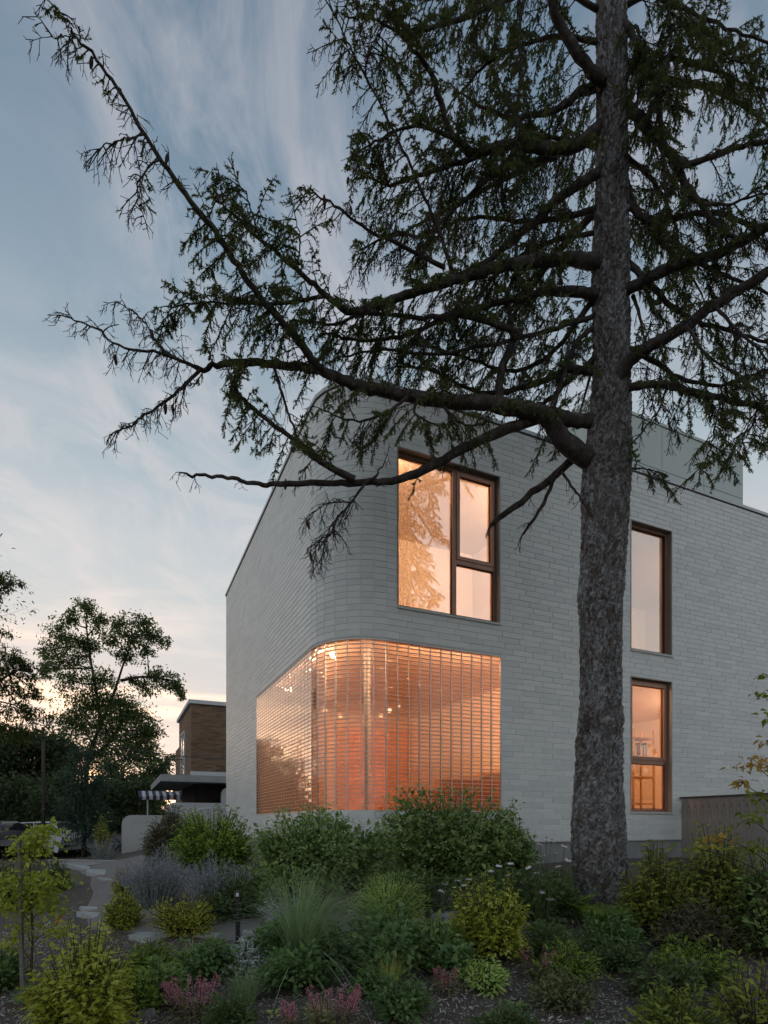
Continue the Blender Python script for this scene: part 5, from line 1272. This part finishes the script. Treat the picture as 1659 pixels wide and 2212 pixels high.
for (u, v) in [(40, 1945), (36, 1948), (70, 1815), (112, 1988), (28, 2048), (226, 2192)]:
    p = (Pt(u, v, Yb - .05) - b0)[None] + rp.normal(0, .008, (2, 3)); leaves(og, p, rp.normal(0, 1, (2, 3)), rand_normals(2), .045, .032, .1, .2)
sg.build('branches', 'stem_brown', sp, kind='stuff'); lg.build('foliage', 'sapling_leaf', sp, kind='stuff'); og.build('turning_leaves', 'orange_leaf', sp)
st_ = empty('garden_stake', b0, 0, 'weathered wooden stake holding the yellow-green sapling', 'stake')
ht = (H - (1818 - V0) / F * Yb) - b0[2]
G().hexa([(-.012, -.012, -.2), (.014, -.012, -.2), (.014, .014, -.2), (-.012, .014, -.2), (-.042, -.010, ht), (-.020, -.010, ht), (-.020, .012, ht + .012), (-.042, .012, ht + .012)]).build('shaft', 'stake_wood', st_)
for f in (.18, .45, .66): G().tube([(-.03 * f + .02 * math.cos(a), .022 * math.sin(a), ht * f + .004 * math.sin(a)) for a in np.linspace(0, 2 * PI, 10)], .003, 4).build('tie', 'teal_paint', st_)

# ---- path lamp, stones, edging
b0 = on_ground(514, 2040); hh = H - (1925 - V0) / F * b0[1] - b0[2]
pl_ = empty('path_light', b0, 0, 'black square bollard path light beside the gravel path', 'lamp')
G().box((-.017, -.017, -.1), (.017, .017, hh - .055)).build('post', 'black_metal', pl_); G().box((-.021, -.021, hh - .055), (.021, .021, hh)).build('head', 'black_metal', pl_)
G().box((-.013, -.0225, hh - .045), (.013, -.0195, hh - .012)).build('lens', 'trim_white', pl_)
def slab(label, quads, th=.045, group='pale flagstones in the path'):
    pts = [on_ground(u, v) for u, v in quads]; c = np.mean(pts, 0); n = len(pts); poly = []
    for i in range(n):
        a, b_ = pts[i] - c, pts[(i + 1) % n] - c
        for t in np.linspace(0, 1, 4, endpoint=False): q = a + (b_ - a) * t; poly.append(q * (1 + rp.normal(0, .02)))
    poly = np.array(poly); m = len(poly); zt = .024
    top = poly.copy(); top[:, 2] = zt; bev = poly * .985; bev[:, 2] = zt + .004; bot = poly.copy(); bot[:, 2] = -.06
    V = np.vstack([bot, top, bev]); Fc = [(i, (i + 1) % m, m + (i + 1) % m, m + i) for i in range(m)] + [(m + i, m + (i + 1) % m, 2 * m + (i + 1) % m, 2 * m + i) for i in range(m)]
    g = G().add(V, Fc); g.add(bev, [list(range(m))]); o = g.build('flagstone', 'flagstone', None); o.location = c; tag(o, label, 'paving stone', group)
slab('pale flagstone crossing the path, upper of the middle pair', [(172, 1966), (228, 1960), (226, 1966), (178, 1970)])
slab('pale flagstone crossing the path, lower of the middle pair', [(166, 1981), (228, 1974), (230, 1980), (200, 1986)])
slab('pale flagstone at the bend in front of the yellow-green spirea', [(280, 2030), (300, 2017), (378, 2013), (365, 2024), (310, 2038)])
slab('pale flagstone right of the black path light', [(522, 2028), (530, 2006), (600, 2004), (620, 2018), (580, 2032)])
slab('largest pale paving slab at the far end of the gravel path', [(186, 1893), (190, 1886), (262, 1876), (262, 1892)])
slab('long pale paving strip against the low retaining wall', [(128, 1876), (190, 1880), (250, 1877), (190, 1873)])
slab('narrow pale flagstone below the largest slab', [(208, 1903), (262, 1897), (262, 1903), (220, 1906)])
slab('pale flagstone half hidden behind the pale leafy perennial', [(420, 2026), (432, 2018), (480, 2018), (470, 2028)])
def boulder(label, u0, u1, vt, vb):
    b0 = on_ground((u0 + u1) / 2, vb); a = (u1 - u0) / 2 / F * b0[1]; hh = H - (vt - V0) / F * b0[1] - b0[2]
    g = sphere_g(1, 18, 12); V = g.v[0]; nn = 1 + .16 * np.sin(V[:, 0] * 4 + u0) * np.cos(V[:, 1] * 3.3 + 1) + .1 * np.sin(V[:, 2] * 5 + V[:, 0] * 7)
    V = V * nn[:, None]; V[:, 2] = np.minimum(V[:, 2], .62 + .1 * V[:, 0]); g.v[0] = V * np.array([a, a * .7, hh / .65])
    o = g.build('garden_stone', 'boulder', None, True); o.location = b0 + [0, 0, .0]; tag(o, label, 'stone', 'grey garden stones')
boulder('flat grey stone between the tall grass and the lobed perennial', 752, 838, 1958, 1985)
boulder('grey stone under the coneflowers left of the golden shrub', 930, 1000, 1968, 1992)
boulder('small grey stone beside the spruce roots', 1175, 1240, 1962, 1985)
boulder('small grey stone at the bottom right of the front golden shrub', 300, 335, 2178, 2195)
def edging(label, pts):
    P = np.array([on_ground(u, v) for u, v in pts]); c = catmull(P, 5); c[:, 2] = ground(c[:, 0], c[:, 1])
    g = G(); T = nrmz(np.gradient(c[:, :2], axis=0)); Nn = np.stack([-T[:, 1], T[:, 0]], 1) * .006
    ring = np.stack([np.column_stack([c[:, :2] + Nn * s_, c[:, 2] + z]) for s_, z in ((1, -.05), (-1, -.05), (-1, .035), (1, .035))], 1); n = len(c)
    ii = np.arange(n - 1)[:, None] * 4 + np.arange(4)[None, :]; jj = np.arange(n - 1)[:, None] * 4 + (np.arange(4)[None, :] + 1) % 4
    g.add(ring.reshape(-1, 3), np.stack([ii, jj, jj + 4, ii + 4], -1).reshape(-1, 4)); tag(g.build('edging_strip', 'edging_strip'), label, 'edging', 'black bed edging')
edging('black edging strip running out of the bottom left astilbe', [(285, 2190), (380, 2183), (450, 2176)])
edging('black edging strip left of the bottom-centre astilbe', [(535, 2163), (600, 2155), (680, 2145)])
edging('black edging strip right of the bright grass tuft', [(905, 2112), (960, 2100), (1030, 2088)])

# ---- bark mulch chips
n = 80000
x = rp.uniform(-4.2, 4.8, n); y = 2.6 + 5.6 * rp.random(n) ** 1.5
dd = np.min(np.hypot(x[:, None] - ci[None, ::3, 0], y[:, None] - ci[None, ::3, 1]), axis=1); ok = (dd > .48) & (np.abs(x) < y * .75 + .3); x, y = x[ok], y[ok]; n = len(x)
z = ground(x, y) + rp.uniform(.002, .022, n); az = rp.random(n) * PI; l = rp.uniform(.004, .018, n); w = rp.uniform(.0015, .0045, n)
a = np.stack([np.cos(az), np.sin(az), rp.normal(0, .35, n)], 1) * l[:, None]; b_ = np.stack([-np.sin(az), np.cos(az), rp.normal(0, .5, n)], 1) * w[:, None]; c = np.stack([x, y, z], 1)
o = G().add(np.stack([c - a - b_, c + a - b_ * .6, c + a + b_, c - a + b_ * .7], 1).reshape(-1, 3), np.arange(4 * n).reshape(-1, 4)).build('mulch', 'mulch_chip', None, kind='stuff')
tag(o, 'loose shredded bark mulch covering the planting bed', 'mulch')
# ================================================================== beyond the garden
rq = np.random.default_rng(77)
# ---- plank fence running out from the facade
fe = empty('plank_fence', hw(6.86, -.02, 0), ANG, 'grey weathered vertical-plank fence meeting the house at right', 'fence')
ztf = H + .50; x = .02; r_ = random.Random(9)
pm = {}
for i in range(30):
    w = .135; zb = -.2
    if w not in pm:
        g = G(); c = .004; z0, z1 = H - 1.4, ztf - .03
        g.add([(-.011, -.066, z0), (.011, -.066, z0), (.011, .066, z0), (-.011, .066, z0), (-.011, -.066, z1), (.011, -.066, z1), (.011, .066, z1), (-.011, .066, z1)], [(0, 3, 2, 1), (4, 5, 6, 7), (0, 1, 5, 4), (1, 2, 6, 5), (2, 3, 7, 6), (3, 0, 4, 7)])
        pm[w] = g.mesh('plank'); pm[w].materials.append(MATS['weathered_plank'])
    o = bpy.data.objects.new('plank', pm[w]); COL.objects.link(o); o.parent = fe; o.location = (r_.uniform(-.004, .004), -(x + w / 2), r_.uniform(-.003, .003)); o.rotation_euler = (0, 0, r_.uniform(-.015, .015)); x += w + .0015
G().box((-.03, -x, ztf - .032), (.03, .0, ztf)).build('cap_rail', 'dark_joint', fe)
for zz_ in (H - .9, H + .2): G().box((.014, -x, zz_), (.05, 0, zz_ + .08)).build('rail', 'weathered_plank', fe)

# ---- neighbour's brown brick house with stoop
nb0 = Pt(413, 1780, 22.0); nbh = empty('neighbour_house', (nb0[0], nb0[1], 0), ANG, 'brown brick neighbour house with flat white canopy over the porch', 'house')
G().box((0, 0, H + 1.80), (7, 4.6, H + 4.52)).build('wall', 'brown_brick', nbh)
G().box((-.10, -.10, H + 4.52), (7.1, 4.7, H + 4.66)).build('roof_fascia', 'trim_white', nbh)
G().box((.5, 4.61, H - 1.3), (7, 12, H + 4.1)).build('rear_wall', 'brown_brick', nbh)
wn = empty('window'); wn.parent = nbh
G().box((-.02, 2.15, H + 1.95), (.03, 3.55, H + 3.75)).build('pane', 'car_glass', wn)
g = G(); g.box((-.05, 2.08, H + 1.88), (.0, 2.15, H + 3.82)); g.box((-.05, 3.55, H + 1.88), (.0, 3.62, H + 3.82)); g.box((-.05, 2.15, H + 1.88), (.0, 3.55, H + 1.95)); g.box((-.05, 2.15, H + 3.75), (.0, 3.55, H + 3.82)); g.box((-.045, 2.82, H + 1.95), (.0, 2.88, H + 3.75)); g.build('frame', 'trim_white', wn)
G().box((-.03, -.06, H + 1.82), (7, .0, H + 1.98)).build('trim_band', 'trim_white', nbh)
g = G().prism([(-1.15, -1.2, 0), (6, -1.2, 0), (6, 5, 0), (-1.15, 5, 0)], (0, 0, H + 1.50), (0, 0, H + 1.74)); g.build('canopy', 'concrete', nbh)
g = G().box((.1, -.2, H - 1.3), (6, 4.5, H + 1.50)); g.build('porch_shade_box', 'porch_dark', nbh)  # solid near-black box: shade of the porch recess put into its colour
def rounded(pts_lo, pts_hi, y0, y1, z0, z1, rad, mat, name):
    x0, x1 = pts_lo, pts_hi; pol = [(x1, 0, z0), (x1, 0, z1)] + [(x0 + rad - rad * math.sin(a), 0, z1 - rad + rad * math.cos(a)) for a in np.linspace(0, PI / 2, 7)] + [(x0, 0, z0)]
    G().prism(pol, (0, y0, 0), (0, y1, 0)).build(name, mat, nbh)
rounded(.95, 6, -1.0, -.8, H - 1.3, H + 1.34, .25, 'stucco_grey', 'porch_partition')
rounded(-1.0, 6, -1.75, -1.55, H - 1.3, H + .74, .28, 'stucco_grey', 'stoop_wall')
rounded(-2.4, 6, -2.35, -2.15, H - 1.3, H + .29, .30, 'stucco_grey', 'stoop_wall')
pol = [(-.2, 0, H - 1.3), (-.2, 0, H + .38), (.15, 0, H + .50), (2.0, 0, H + .56), (3.6, 0, H + 1.1), (6, 0, H + 1.1), (6, 0, H - 1.3)]
G().prism(pol, (0, -2.10, 0), (0, -1.95, 0)).build('stoop_wall', 'stucco_grey', nbh)
g = G().tube([(-.25, -2.12, H + .40), (.15, -2.12, H + .535), (2.0, -2.12, H + .60), (3.6, -2.12, H + 1.14), (5, -2.12, H + 1.14)], .03, 6); g.build('handrail', 'trim_white', nbh)
for k_ in range(6): G().box((-1.75 + k_ * .3, -2.13, H - 1.3), (-1.45 + k_ * .3, -1.78, H - 1.2 + .17 * (k_ + 1))).build('step', 'concrete', nbh)
# striped awning of the house beyond
a0 = Pt(300, 1780, 27.0); aw = empty('striped_awning', (a0[0], a0[1], 0), ANG, 'striped awning on a thin post left of the neighbour\'s porch', 'awning')
for i in range(13):
    x0, x1 = i * .15, (i + 1) * .15; m = 'awning_white' if i % 2 else 'awning_dark'
    G().hexa([(x0, 0, H + 1.22 + .012 * i), (x1, 0, H + 1.22 + .012 * (i + 1)), (x1, .9, H + 1.55), (x0, .9, H + 1.55), (x0, 0, H + 1.25 + .012 * i), (x1, 0, H + 1.25 + .012 * (i + 1)), (x1, .9, H + 1.58), (x0, .9, H + 1.58)]).build('stripe', m, aw)
    G().hexa([(x0, -.012, H + 1.13), (x1, -.012, H + 1.13), (x1, .0, H + 1.13), (x0, .0, H + 1.13), (x0, -.012, H + 1.235 + .012 * i), (x1, -.012, H + 1.235 + .012 * (i + 1)), (x1, 0, H + 1.235 + .012 * (i + 1)), (x0, 0, H + 1.235 + .012 * i)]).build('valance', m, aw)
G().tube([(.38, .05, H - 1.3), (.38, .05, H + 1.2)], .035, 8).build('post', 'trim_white', aw); G().tube([(.38, .05, H - .1), (.38, .05, H + .35)], .06, 8).build('post_sleeve', 'teal_paint', aw)
# low retaining wall by the path
rw0 = Pt(262, 1780, 15.9); rwl = empty('retaining_wall', (rw0[0], rw0[1], 0), math.radians(166), 'low grey concrete retaining wall at the far end of the path', 'wall')
G().box((-2.2, -.12, H - 1.4), (2.3, .12, H - 1.03)).build('wall_body', 'stucco_grey', rwl); G().box((-2.22, -.14, H - 1.03), (2.32, .14, H - .99)).build('cap', 'concrete', rwl)

# ---- trees beyond
def lobes_tree(name, label, Y, base_u, lobes, leaf, Ln, Wd, trunks, group=None, dens=1.0, flat=.8, stringy=False, bark='tree_trunk_far', vbase=None):
    bx = (base_u - U0) / F * Y; b0 = np.array([bx, Y, gz(bx, Y)]); root = empty(name, b0, 0, label, 'tree', group)
    tg, lg = G(), G(); forks = []
    tk = G()
    for (pts, w0, w1) in trunks:
        c = catmull([Pt(u, v, Y + dy) - b0 for u, v, dy in pts], 5); R_ = np.linspace(w0, w1, len(c)) / 2 / F * Y; tk.tube(c, R_, 8); forks += list(c[2:])
    tk.build('trunk', bark, root, True)
    forks = np.array(forks)
    for (u, v, ru, rv, n) in lobes:
        dy = rq.uniform(-.6, .6) * ru / F * Y; c = Pt(u, v, Y + dy) - b0; a, h_ = ru / F * Y, rv / F * Y
        f0 = forks[np.argmin(np.linalg.norm(forks - (c - np.array([0, 0, h_ * .8])), axis=1))]
        cv = catmull([f0, (f0 + c) / 2 + rq.normal(0, .12, 3), c], 4); V, Fc = tube(cv, np.linspace(.05, .02, len(cv)) * Y / 35, 4); tg.add(V, Fc)
        ncl = max(4, int(n / 16 * dens)); dirs = nrmz(rq.normal(0, 1, (ncl, 3))); rad = rq.random(ncl) ** .45
        cc = c + dirs * rad[:, None] * np.array([a, a * .9, h_]) * (1 + .25 * rq.normal(0, 1, (ncl, 1)))
        for q in cc:
            V, Fc = tube(np.array([c * .6 + q * .4 + rq.normal(0, .03, 3), q]), [.012 * Y / 35, .005 * Y / 35], 3); tg.add(V, Fc)
            m = 16; p = q + rq.normal(0, 1, (m, 3)) * np.array([1, 1, .65]) * min(a, h_ * 1.3) * .22
            D = rq.normal(0, 1, (m, 3)) + np.array([0, 0, -.35]) + nrmz(q - c) * .4
            leaves(lg, p, D, nrmz(rq.normal(0, .6, (m, 3)) + [0, 0, 1]), Ln * rq.uniform(.6, 1.2, m), Wd * rq.uniform(.7, 1.2, m), .12, .25)
    tg.build('branches', bark, root, kind='stuff'); lg.build('crown', leaf, root, kind='stuff'); return root
G1 = 'trees beyond the garden'
lobes_tree('ash_tree', 'tall airy broadleaf tree with twin crowns against the sunset', 70.0, 190,
    [(150, 1335, 26, 24, 260), (185, 1318, 34, 20, 300), (215, 1345, 22, 26, 260), (128, 1375, 30, 26, 320), (165, 1390, 38, 26, 380), (110, 1410, 26, 22, 240), (150, 1430, 40, 26, 420), (195, 1400, 22, 26, 240), (105, 1445, 26, 16, 200),
     (262, 1350, 26, 22, 280), (305, 1345, 28, 20, 280), (285, 1380, 34, 22, 360), (330, 1372, 24, 16, 220), (350, 1385, 20, 14, 150), (270, 1415, 24, 18, 240), (318, 1405, 20, 16, 180), (240, 1385, 18, 16, 160),
     (340, 1462, 26, 20, 300), (372, 1480, 24, 20, 300), (320, 1490, 22, 14, 180), (390, 1500, 12, 14, 120), (290, 1470, 22, 12, 150),
     (150, 1470, 34, 18, 300), (215, 1470, 34, 30, 480), (190, 1515, 50, 34, 800), (250, 1520, 46, 36, 800), (285, 1545, 40, 34, 700), (165, 1560, 46, 36, 800), (240, 1575, 60, 40, 1100), (300, 1590, 40, 38, 800), (270, 1630, 54, 36, 900), (322, 1625, 30, 28, 420), (205, 1630, 50, 38, 800), (325, 1575, 20, 24, 260)],
    'far_leaf', .38, .19, [([(188, 1840, 0), (186, 1700, 0), (190, 1640, 0), (215, 1560, 0), (205, 1480, 0), (195, 1420, .3), (185, 1340, .5)], 13, 3), ([(215, 1570, 0), (245, 1500, -.2), (268, 1430, -.4), (290, 1370, -.5)], 8, 2), ([(262, 1470, -.3), (310, 1462, -.5), (370, 1470, -.6)], 7, 3), ([(190, 1640, 0), (230, 1610, 0), (260, 1560, .2), (255, 1500, .3)], 10, 4)], G1, 2.2)
lobes_tree('locust_tree', 'feathery honey locust hanging in from the left edge', 14.5, -60,
    [(0, 1250, 40, 14, 240), (30, 1258, 26, 10, 140), (-20, 1275, 40, 14, 220), (0, 1365, 18, 10, 80), (-10, 1420, 60, 22, 420), (30, 1425, 40, 14, 260), (60, 1440, 36, 12, 220), (5, 1455, 60, 22, 420), (70, 1462, 30, 10, 140), (20, 1490, 60, 18, 380), (75, 1500, 36, 14, 220), (40, 1530, 56, 22, 420), (85, 1550, 34, 16, 220), (10, 1570, 60, 26, 460), (60, 1585, 50, 22, 380), (-60, 1350, 70, 80, 900), (-90, 1250, 80, 80, 900), (-60, 1480, 80, 70, 900)],
    'locust_leaf', .13, .036, [([(-60, 1850, 0), (-58, 1600, 0), (-62, 1400, 0), (-70, 1240, 0)], 26, 6), ([(-60, 1560, 0), (-10, 1480, -.2), (50, 1440, -.3)], 10, 3), ([(-60, 1380, 0), (-20, 1290, -.2), (30, 1258, -.3)], 9, 2)], G1, 1.25)
lobes_tree('dark_maple', 'dense dark broadleaf tree at far left below the locust', 60.0, 40,
    [(20, 1600, 60, 34, 700), (80, 1610, 46, 30, 600), (120, 1620, 34, 26, 420), (0, 1650, 60, 40, 800), (70, 1660, 60, 40, 900), (130, 1665, 34, 34, 500), (30, 1710, 60, 36, 800), (95, 1715, 46, 34, 600), (-40, 1680, 60, 60, 900), (140, 1640, 26, 30, 320)],
    'far_leaf_deep', .46, .23, [([(40, 1830, 0), (42, 1720, 0), (50, 1620, 0)], 16, 6)], G1, 3.0)
lobes_tree('olive_maple', 'mid-green rounded tree between the locust and the ash trunk', 62.0, 140,
    [(120, 1600, 30, 26, 400), (150, 1625, 30, 28, 420), (105, 1640, 34, 26, 420), (140, 1665, 34, 26, 420)], 'far_leaf', .46, .23, [([(140, 1830, 0), (140, 1700, 0), (135, 1630, 0)], 10, 4)], G1)
lobes_tree('yew_tree', 'nearly black columnar yew at the end of the path', 20.0, 180,
    [(175, 1640, 26, 36, 600), (160, 1690, 34, 40, 800), (205, 1690, 30, 40, 800), (180, 1735, 50, 40, 1200), (150, 1765, 34, 34, 700), (215, 1765, 30, 34, 700), (185, 1795, 50, 34, 1100)], 'yew_leaf', .16, .035, [([(182, 1852, 0), (180, 1760, 0), (176, 1650, 0)], 12, 3)], G1)
lobes_tree('dark_spruce_hedge', 'dark evergreen right of the yew, behind the stoop wall', 55.0, 285,
    [(260, 1690, 40, 34, 700), (300, 1700, 40, 34, 700), (255, 1735, 46, 36, 800), (310, 1740, 44, 36, 800), (330, 1670, 24, 24, 300), (350, 1660, 20, 18, 200), (270, 1780, 50, 34, 700), (340, 1720, 30, 34, 400), (240, 1665, 30, 26, 400)], 'far_leaf_deep', .46, .19, [([(285, 1840, 0), (285, 1760, 0), (280, 1690, 0)], 12, 4)], G1, 1.6)
lobes_tree('distant_tree', 'low distant tree against the orange horizon by the awning', 90.0, 345,
    [(345, 1650, 34, 20, 260), (375, 1640, 24, 14, 160), (320, 1680, 34, 24, 260), (365, 1670, 34, 20, 260), (395, 1690, 24, 24, 200), (300, 1660, 24, 20, 180)], 'locust_leaf', .55, .22, [([(345, 1815, 0), (345, 1720, 0), (350, 1650, 0)], 10, 3)], G1)
lobes_tree('distant_tree', 'dark distant tree mass at the far left horizon', 95.0, 30,
    [(0, 1700, 60, 40, 500), (60, 1720, 50, 34, 500), (120, 1730, 50, 30, 500), (180, 1720, 50, 34, 500), (230, 1730, 50, 34, 500), (40, 1760, 70, 26, 500), (140, 1765, 70, 26, 500), (240, 1770, 60, 26, 400)], 'far_leaf_deep', .8, .36, [([(30, 1815, 0), (30, 1760, 0), (35, 1700, 0)], 10, 4)], G1, 2.0)
for k_, (u_, r_, lab) in enumerate([(-60, 75, 'leftmost'), (35, 70, 'second'), (125, 70, 'third'), (215, 70, 'fourth'), (300, 60, 'last')]):
    lobes_tree('hedge_tree', '%s of the dark bushy trees closing the street horizon' % lab, 44.0, u_, [(u_, 1735, r_, 34, 900), (u_ - 30, 1770, r_ * .8, 26, 700), (u_ + 30, 1770, r_ * .8, 26, 700), (u_ + 10, 1700, r_ * .6, 30, 500)], 'far_leaf_deep', .36, .2, [([(u_, 1820, 0), (u_, 1770, 0), (u_, 1720, 0)], 10, 4)], 'hedge trees along the street', 1.5)
shrub('yellow_shrub', 'small yellowish shrub between the yew and the stoop wall', 'bush', 205, 240, 1750, 1858, 'gold_dull_leaf', .10, .05, 70, 12, None, Y=18.5)
shrub('low_shrub', 'dark low shrub on the mulch left of the path', 'bush', 95, 150, 1845, 1925, 'cone_plant_leaf', .06, .03, 110, 12)
shrub('low_shrub', 'dark ground shrub behind the yellow-green sapling', 'bush', -40, 110, 1838, 1960, 'cone_plant_leaf', .07, .035, 170, 12)
# trees off to the sides and behind the viewer: seen only as reflections in the glass
def sidetree(label, x, y, hgt, r_, leaf, name='garden_tree'):
    b0 = np.array([x, y, gz(x, y)]); root = empty(name, b0, 0, label, 'tree', 'trees mirrored in the windows'); lg = G(); n = 2600
    G().tube([(0, 0, 0), (.1, 0, hgt * .4), (0, .1, hgt * .8)], [.22, .15, .06], 8).build('trunk', 'tree_trunk_far', root, True)
    cc = nrmz(rq.normal(0, 1, (90, 3))) * (rq.random((90, 1)) ** .4) * np.array([r_, r_, hgt * .36]) + np.array([0, 0, hgt * .62])
    p = np.repeat(cc, n // 90 + 1, 0)[:n] + rq.normal(0, r_ * .17, (n, 3)); leaves(lg, p, rq.normal(0, 1, (n, 3)), rand_normals(n), .45, .25); lg.build('crown', leaf, root, kind='stuff')
def conifer(label, x, y, hgt, r_):
    b0 = np.array([x, y, gz(x, y)]); root = empty('fir_tree', b0, 0, label, 'tree', 'trees mirrored in the windows'); lg = G(); n = 3000
    G().tube([(0, 0, 0), (0, 0, hgt)], [.2, .02], 8).build('trunk', 'tree_trunk_far', root, True)
    t = rq.random(n) ** .7; zl = hgt * (1 - t * .92); az = np.floor(rq.random(n) * 9) * .698 + np.floor(zl / .5) * 1.3 + rq.normal(0, .12, n); rr_ = r_ * t * rq.random(n) ** .6
    p = np.stack([np.cos(az) * rr_, np.sin(az) * rr_, zl - rr_ * .25], 1); leaves(lg, p, np.stack([np.cos(az), np.sin(az), np.full(n, -.5)], 1) + rq.normal(0, .4, (n, 3)), rand_normals(n), .4, .12); lg.build('crown', 'far_leaf_deep', root, kind='stuff')
for k_, (x, y, h_, r_) in enumerate([(-22, 15, 3.6, 2.4), (-27, 20, 4.4, 3.0), (-30, 27, 5.2, 3.4), (-17, 11, 3.0, 1.8), (-36, 34, 6.2, 4)]): sidetree('broadleaf tree standing off to the left along the street, number %s from the path' % ['two', 'three', 'four', 'one', 'five'][k_], x, y, h_, r_, 'far_leaf_deep')
conifer('pointed fir across the street behind the viewer', 24, -1.5, 9.0, 2.6)
for k_, (x, y, h_, r_) in enumerate([(27, -8, 6, 3), (30, 4, 5, 3), (20, -9, 4.5, 2.6), (34, -3, 6, 3.4)]): sidetree('rounded tree across the street behind the viewer, %s of four' % ['first', 'second', 'third', 'last'][k_], x, y, h_, r_, 'far_leaf')

# ---- utility pole and wires
p0 = Pt(93, 1790, 24.0); po = empty('utility_pole', (p0[0], p0[1], gz(p0[0], p0[1])), 0, 'slim wooden pole among the dark trees at left', 'pole')
G().tube([(0, 0, 0), (.02, 0, 3), (0, 0, 5.2)], [.075, .07, .06], 10).build('shaft', 'pole_wood', po, True); G().box((-.05, -.05, 5.2), (.05, .05, 5.26)).build('cap', 'pole_wood', po)
for lab, a, b_, sag in (('upper overhead wire sagging from the pole to the neighbour\'s house', Pt(60, 1555, 24), Pt(500, 1640, 21.0), .35), ('lower overhead wire behind the trees at left', Pt(60, 1580, 24.2), Pt(395, 1641, 23.5), .3)):
    t = np.linspace(0, 1, 24)[:, None]; c = a + (b_ - a) * t; c[:, 2] -= sag * 4 * (t * (1 - t))[:, 0]
    tag(G().tube(c, .017, 5).build('overhead_wire', 'cable'), lab, 'wire', 'overhead wires')

# ---- parked cars on the street
def car(label, x, y, rz, mat):
    root = empty('parked_car', (x, y, gz(x, y) + .02), rz, label, 'car', 'cars parked on the street')
    prof = [(-2.1, .35), (-2.15, .62), (-2.0, .80), (-1.1, .92), (-.55, 1.36), (.75, 1.42), (1.45, .98), (2.05, .90), (2.12, .60), (2.05, .32)]
    g = G(); rings = []
    for s_, ins in ((-.86, .0), (-.80, 0), (.80, 0), (.86, 0)):
        rings.append(np.array([(px_, s_ * (.80 if pz_ > 1.0 else 1.0), pz_) for px_, pz_ in prof]))
    V = np.vstack(rings); m = len(prof)
    Fc = [(r_ * m + i, r_ * m + (i + 1) % m, (r_ + 1) * m + (i + 1) % m, (r_ + 1) * m + i) for r_ in range(3) for i in range(m)]
    g.add(V, Fc); g.add(rings[0], [list(range(m))]); g.add(rings[-1], [list(range(m - 1, -1, -1))]); g.build('body', mat, root)
    for s_ in (-1, 1):
        G().prism([(-.98, 0, .96), (-.52, 0, 1.30), (.08, 0, 1.34), (.08, 0, .96)], (0, s_ * .79, 0), (0, s_ * .865, 0)).build('side_window', 'car_glass', root)
        G().prism([(.14, 0, .96), (.14, 0, 1.34), (.72, 0, 1.34), (1.28, 0, .98)], (0, s_ * .79, 0), (0, s_ * .865, 0)).build('side_window', 'car_glass', root)
        for wx in (-1.35, 1.3):
            w = empty('wheel', (wx, s_ * .80, .32)); w.parent = root
            G().tube([(0, -.10, 0), (0, .10, 0)], .32, 18).build('tyre', 'tyre', w); G().tube([(0, -.105, 0), (0, .105, 0)], .19, 14).build('rim', 'steel_rim', w)
        G().box((-2.17, s_ * .62 - .14, .60), (-2.06, s_ * .62 + .14, .74)).build('headlight', 'lamp_clear', root); G().box((2.04, s_ * .64 - .12, .66), (2.14, s_ * .64 + .12, .80)).build('tail_light', 'lamp_red', root)
    G().add([(-1.07, -.62, .95), (-1.07, .62, .95), (-.58, .58, 1.34), (-.58, -.58, 1.34)], [(0, 1, 2, 3)]).build('windscreen', 'car_glass', root)
    G().add([(1.40, -.62, 1.03), (1.40, .62, 1.03), (.80, .58, 1.42), (.80, -.58, 1.42)], [(0, 3, 2, 1)]).build('rear_window', 'car_glass', root)
c = Pt(-14, 1780, 28.0); car('dark car cut off by the left edge of the picture', c[0], c[1], math.radians(95), 'car_dark')
c = Pt(75, 1780, 30.5); car('pale car parked behind the yellow-green sapling', c[0], c[1], math.radians(20), 'car_white')
c = Pt(108, 1780, 33); car('bluish car parked right of the pale one', c[0], c[1], math.radians(60), 'car_blue')
# small tilted sign board
p0 = Pt(112, 1780, 16.5); sb = empty('sign_board', (p0[0], p0[1], gz(p0[0], p0[1])), math.radians(25), 'small blank tilted board on a post left of the yew', 'sign')
G().tube([(0, 0, 0), (.05, 0, .75)], .025, 6).build('post', 'pole_wood', sb); G().hexa([(-.22, -.02, .60), (.12, -.02, .45), (.14, .0, .45), (-.20, .0, .60), (-.16, -.02, .98), (.26, -.02, .90), (.26, .0, .90), (-.16, .0, .98)]).build('board', 'trim_white', sb)
